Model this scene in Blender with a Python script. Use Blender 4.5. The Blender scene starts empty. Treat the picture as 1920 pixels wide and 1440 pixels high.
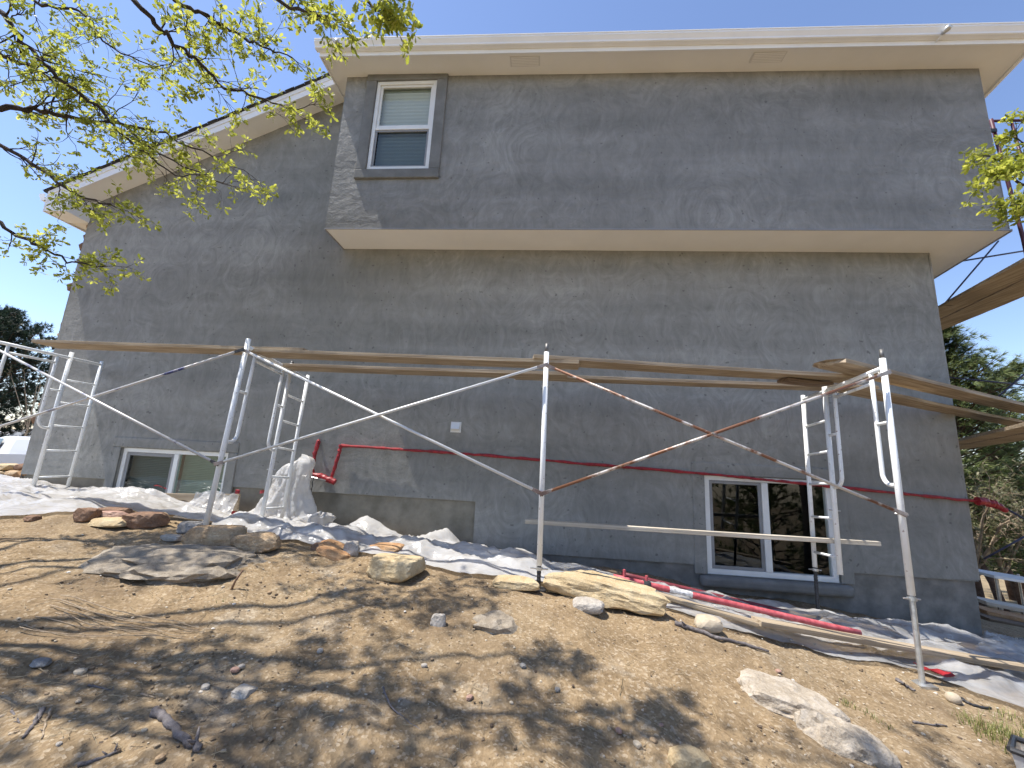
import bpy, bmesh, math, random
import numpy as np
from mathutils import Vector, Matrix, Quaternion
random.seed(7)
RAD = math.radians
scene = bpy.context.scene
C = scene.collection

# ------------------------------------------------------------------ camera
FPX, PITCH, ROLL, YAW = 760.0, 0.1858, 0.0513, -0.0874
F_ = Vector((math.sin(YAW)*math.cos(PITCH), math.cos(YAW)*math.cos(PITCH), math.sin(PITCH)))
rt = Vector((math.cos(YAW), -math.sin(YAW), 0)); up = rt.cross(F_)
R_ = rt*math.cos(ROLL) + up*math.sin(ROLL)
U_ = up*math.cos(ROLL) - rt*math.sin(ROLL)
cam = bpy.data.cameras.new('camera'); cam_o = bpy.data.objects.new('camera', cam); C.objects.link(cam_o)
cam.sensor_width = 36; cam.lens = FPX/1920*36; cam.clip_start = 0.05; cam.clip_end = 2000
cam_o.matrix_world = Matrix(((R_.x, U_.x, -F_.x, 0), (R_.y, U_.y, -F_.y, 0), (R_.z, U_.z, -F_.z, 0), (0, 0, 0, 1)))
scene.camera = cam_o

# ------------------------------------------------------------------ light
SUN = Vector((0.43, 0.076, -1.0)).normalized()          # direction the light travels
elev = math.asin(-SUN.z); azim = math.atan2(-SUN.x, -SUN.y)   # azimuth of the sun from +Y towards +X
world = bpy.data.worlds.new('World'); scene.world = world; world.use_nodes = True
wn = world.node_tree.nodes; wl = world.node_tree.links
bg = wn['Background']; sky = wn.new('ShaderNodeTexSky'); sky.sky_type = 'NISHITA'; sky.sun_disc = False
sky.sun_elevation = elev; sky.sun_rotation = azim; sky.altitude = 0; sky.air_density = 1.0; sky.dust_density = .15; sky.ozone_density = 5.0
tint = wn.new('ShaderNodeMix'); tint.data_type = 'RGBA'; tint.blend_type = 'MULTIPLY'; tint.inputs[0].default_value = 1; tint.inputs[7].default_value = (1.13, 1.0, .98, 1)
wl.new(sky.outputs[0], tint.inputs[6]); wl.new(tint.outputs[2], bg.inputs[0]); bg.inputs[1].default_value = 0.15
sl = bpy.data.lights.new('sun', 'SUN'); sl.energy = 4.7; sl.angle = RAD(0.53); sl.color = (1, 0.95, 0.87)
so = bpy.data.objects.new('sun', sl); C.objects.link(so); so.rotation_euler = SUN.to_track_quat('-Z', 'Y').to_euler(); so.location = (-6, -2, 12)
vs = scene.view_settings; vs.view_transform = 'Standard'; vs.look = 'None'; vs.gamma = 1; vs.exposure = 0.74; vs.use_curve_mapping = False
scene.cycles.max_bounces = 5; scene.cycles.diffuse_bounces = 3; scene.cycles.glossy_bounces = 2; scene.cycles.transparent_max_bounces = 8; scene.cycles.use_adaptive_sampling = True; scene.cycles.adaptive_threshold = .03
scene.cycles.use_denoising = True

# ------------------------------------------------------------------ helpers
def ray(px, py): return R_*((px-960)/FPX) + U_*((720-py)/FPX) + F_
def at(px, py, Y): d = ray(px, py); return d*(Y/d.y)
def atZ(px, py, Z): d = ray(px, py); return d*(Z/d.z)

def vnoise(x, y, seed=0):
    x = np.asarray(x, float); y = np.asarray(y, float)
    ix = np.floor(x).astype(np.int64); iy = np.floor(y).astype(np.int64); fx = x-ix; fy = y-iy
    fx = fx*fx*fx*(fx*(fx*6-15)+10); fy = fy*fy*fy*(fy*(fy*6-15)+10)
    def h(a, b):
        n = (a*374761393 + b*668265263 + seed*974711) & 0xffffffff
        n = ((n ^ (n >> 13))*1274126177) & 0xffffffff
        n = n ^ (n >> 16)
        return (n & 0xffff)/65535.0
    return (h(ix, iy)*(1-fx)+h(ix+1, iy)*fx)*(1-fy)+(h(ix, iy+1)*(1-fx)+h(ix+1, iy+1)*fx)*fy
def fbm(x, y, o=4, seed=0, g=.5):
    s = 0; a = 1; t = 0
    for i in range(o):
        s = s+a*(vnoise(np.asarray(x)*2**i, np.asarray(y)*2**i, seed+i*17)-.5); t += a; a *= g
    return s/t*2

_xs = np.linspace(-40, 40, 1601)
def _sm(px, pz):
    v = np.interp(_xs, px, pz); k = np.hanning(41); k /= k.sum()
    return np.convolve(np.pad(v, 20, mode='edge'), k, mode='valid')
_gx = _sm([-40, -20, -8, -6.5, -3.34, 0, 3.08, 5.4, 9, 20, 40], [-.5, -.7, -.7, -.72, -.84, -1.04, -1.447, -1.85, -2.3, -3.3, -4])
_gw = _sm([-40, -20, -8, -4.36, -2.95, -.82, .6, 2.1, 3.86, 5.37, 9, 20, 40], [-.8, -.8, -.70, -1.0, -1.05, -1.27, -1.33, -1.47, -1.66, -1.80, -2.3, -3.2, -4])
def sstep(a, b, t): t = np.clip((t-a)/(b-a), 0, 1); return t*t*(3-2*t)
def ground(x, y):
    x = np.asarray(x, float); y = np.asarray(y, float)
    t = sstep(4.1, 5.5, y)
    z = np.interp(x, _xs, _gx)*(1-t)+np.interp(x, _xs, _gw)*t
    z = z - .115*np.clip(3.9-y, 0, 14) - .085*np.clip(y-6.2, 0, 40)
    d = np.sqrt(x*x+y*y); m = 1-sstep(9, 30, d)
    z = z + m*(.06*fbm(x*.9, y*.9, 3, 3)+.03*fbm(x*3.4, y*3.4, 4, 9)) + (1-m)*.5*fbm(x*.08, y*.08, 3, 5)
    return z
def gz(x, y): return float(ground(x, y))
_ts = np.arange(.4, 14, .006)
def hit(px, py):
    d = ray(px, py); g = d.z*_ts - ground(d.x*_ts, d.y*_ts); k = int(np.argmax(g < 0))
    if k == 0: return d*_ts[-1]
    t = _ts[k-1] + (_ts[k]-_ts[k-1])*g[k-1]/(g[k-1]-g[k]); return d*float(t)

class MB:
    def __init__(s): s.v = []; s.f = []
    def add(s, vs, fs):
        o = len(s.v); s.v += [tuple(p) for p in vs]; s.f += [tuple(i+o for i in f) for f in fs]
    def hexa(s, p):   # 8 pts, bottom ring 0-3 then top ring 4-7
        s.add(p, [(3, 2, 1, 0), (4, 5, 6, 7), (0, 1, 5, 4), (1, 2, 6, 5), (2, 3, 7, 6), (3, 0, 4, 7)])
    def box(s, x0, x1, y0, y1, z0, z1):
        s.hexa([(x0, y0, z0), (x1, y0, z0), (x1, y1, z0), (x0, y1, z0), (x0, y0, z1), (x1, y0, z1), (x1, y1, z1), (x0, y1, z1)])
    def tube(s, pts, r, n=8, cap=True):
        pts = [Vector(p) for p in pts]; rr = r if hasattr(r, '__len__') else [r]*len(pts)
        d0 = (pts[1]-pts[0]).normalized(); a = d0.orthogonal().normalized(); vs = []
        for i, p in enumerate(pts):
            if i == 0: d = d0
            elif i == len(pts)-1: d = (pts[i]-pts[i-1]).normalized()
            else: d = ((pts[i+1]-pts[i]).normalized()+(pts[i]-pts[i-1]).normalized()).normalized()
            a = (a-d*a.dot(d)).normalized(); b = d.cross(a)
            for k in range(n):
                t = 2*math.pi*k/n; vs.append(p+(a*math.cos(t)+b*math.sin(t))*rr[i])
        fs = []
        for i in range(len(pts)-1):
            for k in range(n): fs.append((i*n+k, i*n+(k+1) % n, (i+1)*n+(k+1) % n, (i+1)*n+k))
        if cap: fs.append(tuple(range(n-1, -1, -1))); fs.append(tuple((len(pts)-1)*n+k for k in range(n)))
        s.add(vs, fs)
    def grid(s, P):   # P: 2-D array of points
        nr, nc = len(P), len(P[0]); vs = [p for r in P for p in r]
        s.add(vs, [(i*nc+j, i*nc+j+1, (i+1)*nc+j+1, (i+1)*nc+j) for i in range(nr-1) for j in range(nc-1)])
    def mesh(s, name, mat, smooth=False):
        m = bpy.data.meshes.new(name); m.from_pydata(s.v, [], s.f)
        if mat: m.materials.append(mat)
        if smooth: m.polygons.foreach_set('use_smooth', [True]*len(m.polygons))
        m.update(); return m
    def build(s, name, mat, parent=None, smooth=False, loc=None):
        return link(name, s.mesh(name, mat, smooth), parent, loc)
def pinv(parent):
    return parent.get('_pw') 
BASE = {}
def link(name, mesh, parent=None, mw=None):
    o = bpy.data.objects.new(name, mesh); C.objects.link(o)
    if parent is not None:
        o.parent = parent
        # geometry is given in world coordinates: undo the parents' transform
        w = BASE.get(parent.name, Matrix()); o.matrix_parent_inverse = w.inverted(); BASE[o.name] = Matrix()
    if mw is not None: o.matrix_basis = mw if isinstance(mw, Matrix) else Matrix.Translation(mw); BASE[o.name] = o.matrix_basis.copy()
    return o
def empty(name, mw):
    o = bpy.data.objects.new(name, None); C.objects.link(o); o.empty_display_size = .2
    mw = mw if isinstance(mw, Matrix) else Matrix.Translation(mw)
    o.matrix_basis = mw; BASE[o.name] = mw.copy(); return o
def local(name, mesh, parent, m=None):   # child whose mesh is in the parent's own coordinates
    o = bpy.data.objects.new(name, mesh); C.objects.link(o); o.parent = parent
    if m is not None: o.matrix_basis = m
    BASE[o.name] = BASE.get(parent.name, Matrix()) @ (m or Matrix()); return o
def tag(o, label, cat, group=None, kind=None):
    o['label'] = label; o['category'] = cat
    if group: o['group'] = group
    if kind: o['kind'] = kind
    return o
def structure(o): o['kind'] = 'structure'; return o
def bevel(o, w, seg=2):
    m = o.modifiers.new('bevel', 'BEVEL'); m.width = w; m.segments = seg; m.limit_method = 'ANGLE'; return o

# ------------------------------------------------------------------ materials
def newmat(name):
    m = bpy.data.materials.new(name); m.use_nodes = True; nt = m.node_tree
    return m, nt, nt.nodes, nt.links, nt.nodes['Principled BSDF']
def nd(nt, t, **k):
    n = nt.nodes.new(t)
    for a, b in k.items(): setattr(n, a, b)
    return n
def noise(nt, vec, scale, detail=4, rough=.55, dist=0):
    n = nd(nt, 'ShaderNodeTexNoise'); n.inputs['Scale'].default_value = scale; n.inputs['Detail'].default_value = detail
    n.inputs['Roughness'].default_value = rough; n.inputs['Distortion'].default_value = dist
    if vec is not None: nt.links.new(vec, n.inputs['Vector'])
    return n.outputs['Fac']
def ramp(nt, fac, stops):
    r = nd(nt, 'ShaderNodeValToRGB'); e = r.color_ramp.elements
    while len(e) < len(stops): e.new(.5)
    for el, (p, c) in zip(e, stops): el.position = p; el.color = (*c, 1) if len(c) == 3 else c
    nt.links.new(fac, r.inputs[0]); return r.outputs[0]
def mth(nt, op, a, b=None, c=None):
    n = nd(nt, 'ShaderNodeMath', operation=op)
    for i, v in enumerate((a, b, c)):
        if v is None: continue
        if isinstance(v, (int, float)): n.inputs[i].default_value = v
        else: nt.links.new(v, n.inputs[i])
    return n.outputs[0]
def mixc(nt, fac, a, b, mode='MIX'):
    n = nd(nt, 'ShaderNodeMix', data_type='RGBA', blend_type=mode)
    for i, v in ((0, fac), (6, a), (7, b)):
        if isinstance(v, (int, float)): n.inputs[i].default_value = v
        elif isinstance(v, tuple): n.inputs[i].default_value = (*v, 1)
        else: nt.links.new(v, n.inputs[i])
    return n.outputs[2]
def bump(nt, h, strength, dist=.01, normal=None):
    b = nd(nt, 'ShaderNodeBump'); b.inputs['Strength'].default_value = strength; b.inputs['Distance'].default_value = dist
    nt.links.new(h, b.inputs['Height'])
    if normal: nt.links.new(normal, b.inputs['Normal'])
    return b.outputs[0]
def objco(nt): return nd(nt, 'ShaderNodeTexCoord').outputs['Object']
def mapped(nt, vec, sc=(1, 1, 1), rot=(0, 0, 0)):
    m = nd(nt, 'ShaderNodeMapping'); m.inputs['Scale'].default_value = sc; m.inputs['Rotation'].default_value = rot
    nt.links.new(vec, m.inputs['Vector']); return m.outputs[0]

def simple(name, c1, c2, rough=.6, sc=6, b=.15, bs=60, metallic=0, spec=.5, stretch=(1, 1, 1), lo=.35, hi=.65):
    m, nt, N, L, P = newmat(name); co = mapped(nt, objco(nt), stretch)
    col = ramp(nt, noise(nt, co, sc, 6, .6), [(lo, c1), (hi, c2)])
    L.new(col, P.inputs['Base Color']); P.inputs['Roughness'].default_value = rough; P.inputs['Metallic'].default_value = metallic
    P.inputs['Specular IOR Level'].default_value = spec
    if b: L.new(bump(nt, noise(nt, co, bs, 4), b, .004), P.inputs['Normal'])
    return m

def stucco(name, dark, mid, light, rough_b=.3):
    m, nt, N, L, P = newmat(name); co = objco(nt)
    # trowel arcs: noise streaks wrapped round scattered centres on the wall plane
    wob = nd(nt, 'ShaderNodeTexNoise'); wob.inputs['Scale'].default_value = 1.9; wob.inputs['Detail'].default_value = 2; L.new(co, wob.inputs['Vector'])
    va = nd(nt, 'ShaderNodeVectorMath', operation='MULTIPLY_ADD'); va.inputs[1].default_value = (.3, .0, .3); L.new(wob.outputs['Color'], va.inputs[0]); L.new(co, va.inputs[2])
    low = noise(nt, co, .6, 3, .55); med = noise(nt, co, 2.6, 4, .62)
    arcs = []
    for sc, fr, seed in ((1.0, 17, 0), (1.7, 12, 5.3)):
        v = nd(nt, 'ShaderNodeTexVoronoi', feature='F1', voronoi_dimensions='3D'); v.inputs['Scale'].default_value = sc
        mp = nd(nt, 'ShaderNodeMapping'); mp.inputs['Location'].default_value = (seed, 0, seed*.7); mp.inputs['Scale'].default_value = (1, 0, .8); L.new(va.outputs[0], mp.inputs['Vector']); L.new(mp.outputs[0], v.inputs['Vector'])
        sep = nd(nt, 'ShaderNodeSeparateColor'); L.new(v.outputs['Color'], sep.inputs[0])
        cb = nd(nt, 'ShaderNodeCombineXYZ'); L.new(mth(nt, 'MULTIPLY', v.outputs['Distance'], fr), cb.inputs[0])
        L.new(mth(nt, 'MULTIPLY', sep.outputs[0], 23), cb.inputs[1]); L.new(mth(nt, 'MULTIPLY', low, 9), cb.inputs[2])
        arcs.append(noise(nt, cb.outputs[0], 1.0, 4, .7))
    brush = noise(nt, mapped(nt, va.outputs[0], (5, 1, 1.5), (0, RAD(35), 0)), 2.2, 4, .7, .7)
    band = noise(nt, mapped(nt, co, (.1, 1, 1.8)), 1.5, 3, .5)
    mask = mth(nt, 'MULTIPLY', mth(nt, 'SUBTRACT', low, .22), 2.6)
    s = mth(nt, 'MULTIPLY', mth(nt, 'SUBTRACT', arcs[0], .5), .72)
    s = mth(nt, 'MULTIPLY_ADD', mth(nt, 'SUBTRACT', arcs[1], .5), .72, s)
    s = mth(nt, 'MULTIPLY', s, mask)
    s = mth(nt, 'MULTIPLY_ADD', mth(nt, 'SUBTRACT', brush, .5), .55, s)
    s = mth(nt, 'MULTIPLY_ADD', mth(nt, 'SUBTRACT', low, .5), .6, s)
    s = mth(nt, 'MULTIPLY_ADD', mth(nt, 'SUBTRACT', med, .5), .35, s)
    s = mth(nt, 'MULTIPLY_ADD', mth(nt, 'SUBTRACT', band, .5), .8, s)
    fac = mth(nt, 'ADD', s, .5)
    col = ramp(nt, fac, [(.12, dark), (.5, mid), (.88, light)])
    spk = ramp(nt, noise(nt, co, 17, 1, .4), [(.72, (0, 0, 0)), (.77, (.6, .6, .6))])
    col = mixc(nt, spk, col, tuple(c*.55 for c in dark))
    L.new(col, P.inputs['Base Color']); P.inputs['Roughness'].default_value = .85; P.inputs['Specular IOR Level'].default_value = .3
    bn = mth(nt, 'ADD', noise(nt, mapped(nt, co, (1, 1, 1.6), (0, .5, 0)), 7, 5, .62), mth(nt, 'MULTIPLY', med, .8))
    L.new(bump(nt, bn, rough_b, .02), P.inputs['Normal']); return m

M = {}
M['stucco'] = stucco('stucco_grey', (.172, .171, .154), (.25, .247, .226), (.348, .343, .315))
M['stucco_up'] = stucco('stucco_upper', (.162, .161, .15), (.237, .235, .221), (.33, .327, .308), .85)
M['trim_stucco'] = simple('stucco_trim', (.15, .15, .14), (.205, .204, .193), .9, 5, .25, 60)
M['concrete'] = simple('parged_concrete', (.17, .155, .12), (.27, .25, .20), .9, 4, .5, 30)
M['concrete_grey'] = simple('parged_concrete_grey', (.155, .15, .135), (.26, .25, .225), .95, 5, .9, 14)
M['beige'] = simple('beige_painted_board', (.80, .785, .745), (.86, .845, .805), .6, 1.1, .05, 40)
M['cream'] = simple('cream_painted_metal', (.80, .80, .79), (.86, .86, .85), .4, 1.5, .03, 30)
M['shingle'] = simple('dark_shingle', (.025, .025, .028), (.06, .058, .055), .9, 12, .5, 80)
M['vinyl'] = simple('white_vinyl', (.72, .72, .69), (.80, .80, .77), .35, 3, .02, 20)
M['screen'] = simple('grey_screen_frame', (.22, .22, .22), (.28, .28, .28), .5, 3, .02)
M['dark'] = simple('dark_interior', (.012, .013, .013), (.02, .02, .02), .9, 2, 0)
M['blind'] = simple('white_blind', (.66, .70, .70), (.72, .76, .76), .5, 2, 0)
M['blind_dim'] = simple('grey_green_blind', (.36, .42, .385), (.42, .48, .44), .55, 2, 0)
M['white_tube'] = simple('white_painted_steel', (.72, .74, .73), (.84, .85, .84), .35, 5, .08, 50, lo=.2, hi=.6)
def worn(m):
    nt = m.node_tree; P = nt.nodes['Principled BSDF']; old = P.inputs['Base Color'].links[0].from_socket; co = objco(nt)
    r = ramp(nt, noise(nt, co, 34, 3, .6), [(.66, (0, 0, 0)), (.70, (.8, .8, .8))]); c1 = mixc(nt, r, old, (.20, .11, .065))
    r2 = ramp(nt, noise(nt, mapped(nt, co, (1, 1, .4)), 9, 4, .65), [(.58, (0, 0, 0)), (.68, (.5, .5, .5))]); nt.links.new(mixc(nt, r2, c1, (.38, .37, .35)), P.inputs['Base Color'])
worn(M['white_tube'])
M['galv'] = simple('galvanised_steel', (.38, .38, .37), (.62, .62, .60), .35, 14, .06, 60, metallic=.7)
M['black_steel'] = simple('black_steel', (.015, .015, .018), (.05, .05, .05), .5, 20, .2)
M['pin_steel'] = simple('grey_steel_pin', (.10, .10, .095), (.22, .21, .2), .5, 30, .2, metallic=.5)
M['red_steel'] = simple('dark_red_steel', (.05, .012, .022), (.095, .02, .03), .5, 10, .1)
M['blue_steel'] = simple('dark_blue_steel', (.02, .022, .05), (.05, .05, .09), .5, 10, .1)
M['red_tape'] = simple('red_tape', (.19, .010, .013), (.37, .02, .026), .5, 18, .6, 45)
M['red_pole'] = simple('faded_red_pole', (.36, .05, .06), (.55, .13, .14), .55, 22, .2, 40)
M['maroon'] = simple('maroon_pole', (.10, .012, .02), (.20, .03, .04), .6, 14, .3, 30)
M['sticker'] = simple('paper_sticker', (.35, .34, .33), (.75, .74, .72), .6, 40, .05)
M['rust_tape'] = M['red_tape']

def tubemat(name, base, spot, lo, hi, sc=7):
    return simple(name, base, spot, .45, sc, .15, 60, .25, lo=lo, hi=hi)
M['brace_clean'] = tubemat('brace_clean', (.66, .66, .64), (.5, .48, .45), .55, .8)
M['brace_rust'] = tubemat('brace_rusty', (.60, .57, .53), (.19, .085, .045), .42, .52, 5)
M['brace_blue'] = tubemat('brace_scuffed', (.50, .49, .48), (.05, .06, .16), .56, .62, 2.2)
M['brace_brown'] = tubemat('brace_brown', (.40, .36, .33), (.14, .09, .075), .4, .6, 5)

def woodmat(name, c1, c2, c3, along='X'):
    m, nt, N, L, P = newmat(name); st = (.6, 14, 22)
    co = mapped(nt, objco(nt), st)
    g = noise(nt, co, 2.2, 6, .6, .6); big = noise(nt, objco(nt), 1.7, 3)
    col = ramp(nt, g, [(.28, c1), (.5, c2), (.72, c3)])
    col = mixc(nt, ramp(nt, big, [(.45, (0, 0, 0)), (.7, (.6, .6, .6))]), col, tuple(x*.62 for x in c2))
    k = nd(nt, 'ShaderNodeTexVoronoi'); k.inputs['Scale'].default_value = 1.3; L.new(mapped(nt, objco(nt), (1, 4, 4)), k.inputs['Vector'])
    col = mixc(nt, ramp(nt, k.outputs['Distance'], [(.05, (1, 1, 1)), (.13, (0, 0, 0))]), col, tuple(x*.45 for x in c1))
    L.new(col, P.inputs['Base Color']); P.inputs['Roughness'].default_value = .85; P.inputs['Specular IOR Level'].default_value = .2
    L.new(bump(nt, g, .6, .006), P.inputs['Normal']); return m
M['plank'] = woodmat('weathered_plank', (.18, .135, .09), (.37, .295, .205), (.52, .435, .33))
def crosswood(src, name):
    m = src.copy(); m.name = name
    for n in m.node_tree.nodes:
        if n.type == 'MAPPING' and abs(n.inputs['Scale'].default_value[0]-.6) < .01: n.inputs['Scale'].default_value = (16, .7, 22); n.inputs['Rotation'].default_value = (0, 0, .28)
    return m
M['plank_deep'] = crosswood(M['plank'], 'weathered_plank_lengthwise')
M['plank_pale'] = woodmat('pale_plank', (.36, .31, .24), (.52, .46, .37), (.66, .61, .52))
M['plank_dark'] = woodmat('dark_plank', (.08, .055, .04), (.17, .12, .08), (.27, .2, .14))

def rockmat(name, c1, c2, c3, sc=3, b=.7):
    m, nt, N, L, P = newmat(name); co = objco(nt)
    a = noise(nt, co, sc, 8, .65, .3); f = noise(nt, co, sc*11, 5, .6)
    col = ramp(nt, a, [(.3, c1), (.5, c2), (.7, c3)])
    col = mixc(nt, .35, col, ramp(nt, f, [(.3, tuple(x*.5 for x in c1)), (.7, c3)]))
    L.new(col, P.inputs['Base Color']); P.inputs['Roughness'].default_value = .92; P.inputs['Specular IOR Level'].default_value = .2
    n1 = bump(nt, a, b, .03); L.new(bump(nt, f, b*.7, .006, n1), P.inputs['Normal']); return m
M['rock_tan'] = rockmat('tan_sandstone', (.24, .14, .07), (.42, .29, .17), (.55, .44, .30), 6)
M['rock_yellow'] = rockmat('yellow_sandstone', (.34, .23, .11), (.50, .38, .22), (.60, .50, .33), 8)
M['rock_orange'] = rockmat('orange_sandstone', (.28, .12, .05), (.44, .25, .12), (.53, .37, .22), 7)
M['rock_brown'] = rockmat('brown_sandstone', (.11, .06, .04), (.21, .125, .08), (.33, .22, .15), 7)
M['rock_pink'] = rockmat('pink_sandstone', (.28, .15, .11), (.42, .26, .20), (.52, .38, .31), 7)
M['rock_grey'] = rockmat('grey_granite', (.12, .115, .11), (.25, .235, .22), (.42, .40, .37), 9)
M['rock_pale'] = rockmat('pale_granite', (.24, .21, .18), (.40, .36, .31), (.58, .54, .48), 9)
M['rock_cobble'] = rockmat('smooth_tan_cobble', (.42, .34, .24), (.50, .42, .31), (.56, .48, .37), 2, .15)
M['rock_buried'] = rockmat('dusty_grey_granite', (.15, .12, .085), (.27, .225, .17), (.43, .375, .30), 14)
M['rock_boulder'] = rockmat('pale_weathered_granite', (.28, .22, .15), (.42, .35, .265), (.58, .52, .44), 8, 1.0)
M['bark'] = rockmat('oak_bark', (.035, .028, .026), (.065, .052, .048), (.11, .09, .085), 18, .9)
M['pine_bark'] = rockmat('pine_bark', (.05, .03, .022), (.11, .07, .05), (.18, .125, .095), 10, .9)
M['stick_grey'] = rockmat('grey_stick', (.07, .06, .06), (.16, .14, .135), (.30, .27, .26), 20, .6)
M['stick_tan'] = rockmat('tan_stick', (.20, .14, .09), (.34, .26, .18), (.46, .38, .28), 20, .4)
M['straw'] = simple('dry_straw', (.20, .14, .075), (.42, .33, .20), .8, 3, 0)

def leafmat(name, a, b, c, tr=.55):
    m, nt, N, L, P = newmat(name)
    g = nd(nt, 'ShaderNodeNewGeometry'); oi = nd(nt, 'ShaderNodeObjectInfo')
    r = mth(nt, 'FRACT', mth(nt, 'ADD', g.outputs['Random Per Island'], oi.outputs['Random']))
    col = ramp(nt, r, [(0, a), (.5, b), (1, c)])
    N.remove(P); out = N['Material Output']
    d = nd(nt, 'ShaderNodeBsdfPrincipled'); d.inputs['Roughness'].default_value = .5; d.inputs['Specular IOR Level'].default_value = .35
    t = nd(nt, 'ShaderNodeBsdfTranslucent'); mx = nd(nt, 'ShaderNodeMixShader'); mx.inputs[0].default_value = tr
    L.new(col, d.inputs['Base Color']); L.new(col, t.inputs['Color']); L.new(d.outputs[0], mx.inputs[1]); L.new(t.outputs[0], mx.inputs[2]); L.new(mx.outputs[0], out.inputs[0])
    return m
M['oak_leaf'] = leafmat('young_oak_leaf', (.20, .23, .035), (.40, .43, .06), (.60, .60, .13), .62)
M['needle'] = leafmat('pine_needle', (.07, .10, .03), (.13, .17, .055), (.22, .26, .09), .3)
M['needle_dark'] = leafmat('dark_needle', (.012, .026, .018), (.025, .045, .03), (.05, .075, .045), .2)
M['grass'] = leafmat('grass_blade', (.10, .13, .03), (.20, .22, .06), (.40, .36, .16), .3)
M['brush_leaf'] = leafmat('brush_leaf', (.08, .09, .04), (.16, .16, .08), (.26, .24, .14), .3)

def plasticmat(name, white, alpha, warm=(.70, .695, .685)):
    m, nt, N, L, P = newmat(name); co = objco(nt); out = N['Material Output']
    n = noise(nt, co, 2.2, 5, .6)
    col = mixc(nt, ramp(nt, noise(nt, co, 2.3, 5, .65), [(.46, (0, 0, 0)), (.72, (.75, .75, .75))]), warm, (.47, .43, .37))
    L.new(col, P.inputs['Base Color']); P.inputs['Roughness'].default_value = .24; P.inputs['Specular IOR Level'].default_value = .5
    cr = mth(nt, 'ABSOLUTE', mth(nt, 'SUBTRACT', noise(nt, mapped(nt, co, (2.0, 3.5, 3.5)), 2.2, 2, .5, .6), .5))
    nb = bump(nt, cr, .8, .035); L.new(nb, P.inputs['Normal'])
    t = nd(nt, 'ShaderNodeBsdfTranslucent'); L.new(col, t.inputs[0]); L.new(nb, t.inputs['Normal'])
    a = nd(nt, 'ShaderNodeMixShader'); a.inputs[0].default_value = .35; L.new(P.outputs[0], a.inputs[1]); L.new(t.outputs[0], a.inputs[2])
    tr = nd(nt, 'ShaderNodeBsdfTransparent'); b = nd(nt, 'ShaderNodeMixShader')
    L.new(ramp(nt, n, [(.35, (alpha,)*3), (.65, (alpha*.35,)*3)]), b.inputs[0]); L.new(a.outputs[0], b.inputs[1]); L.new(tr.outputs[0], b.inputs[2]); L.new(b.outputs[0], out.inputs[0])
    return m
M['plastic'] = plasticmat('white_plastic_film', .8, .28)
M['plastic_clear'] = plasticmat('cloudy_plastic_film', .6, .6, (.66, .665, .67))

def glassmat(name, refl=.10, tint=(.8, .85, .84)):
    m, nt, N, L, P = newmat(name); out = N['Material Output']; N.remove(P)
    g = nd(nt, 'ShaderNodeBsdfGlossy'); g.inputs['Roughness'].default_value = .01; g.inputs['Color'].default_value = (.9, .95, .97, 1)
    L.new(bump(nt, noise(nt, objco(nt), 2.3, 2), .012, .02), g.inputs['Normal'])
    t = nd(nt, 'ShaderNodeBsdfTransparent'); t.inputs[0].default_value = (*tint, 1)
    lw = nd(nt, 'ShaderNodeLayerWeight'); lw.inputs[0].default_value = .5
    mx = nd(nt, 'ShaderNodeMixShader'); L.new(mth(nt, 'MULTIPLY_ADD', mth(nt, 'POWER', lw.outputs['Facing'], 4), .85, refl), mx.inputs[0])
    L.new(t.outputs[0], mx.inputs[1]); L.new(g.outputs[0], mx.inputs[2]); L.new(mx.outputs[0], out.inputs[0]); return m
M['glass'] = glassmat('window_glass', .05)
M['glass_green'] = glassmat('green_tinted_glass', .12, (.55, .68, .63))
M['mesh_screen'] = glassmat('dark_insect_screen', .05, (.42, .48, .49))

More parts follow.
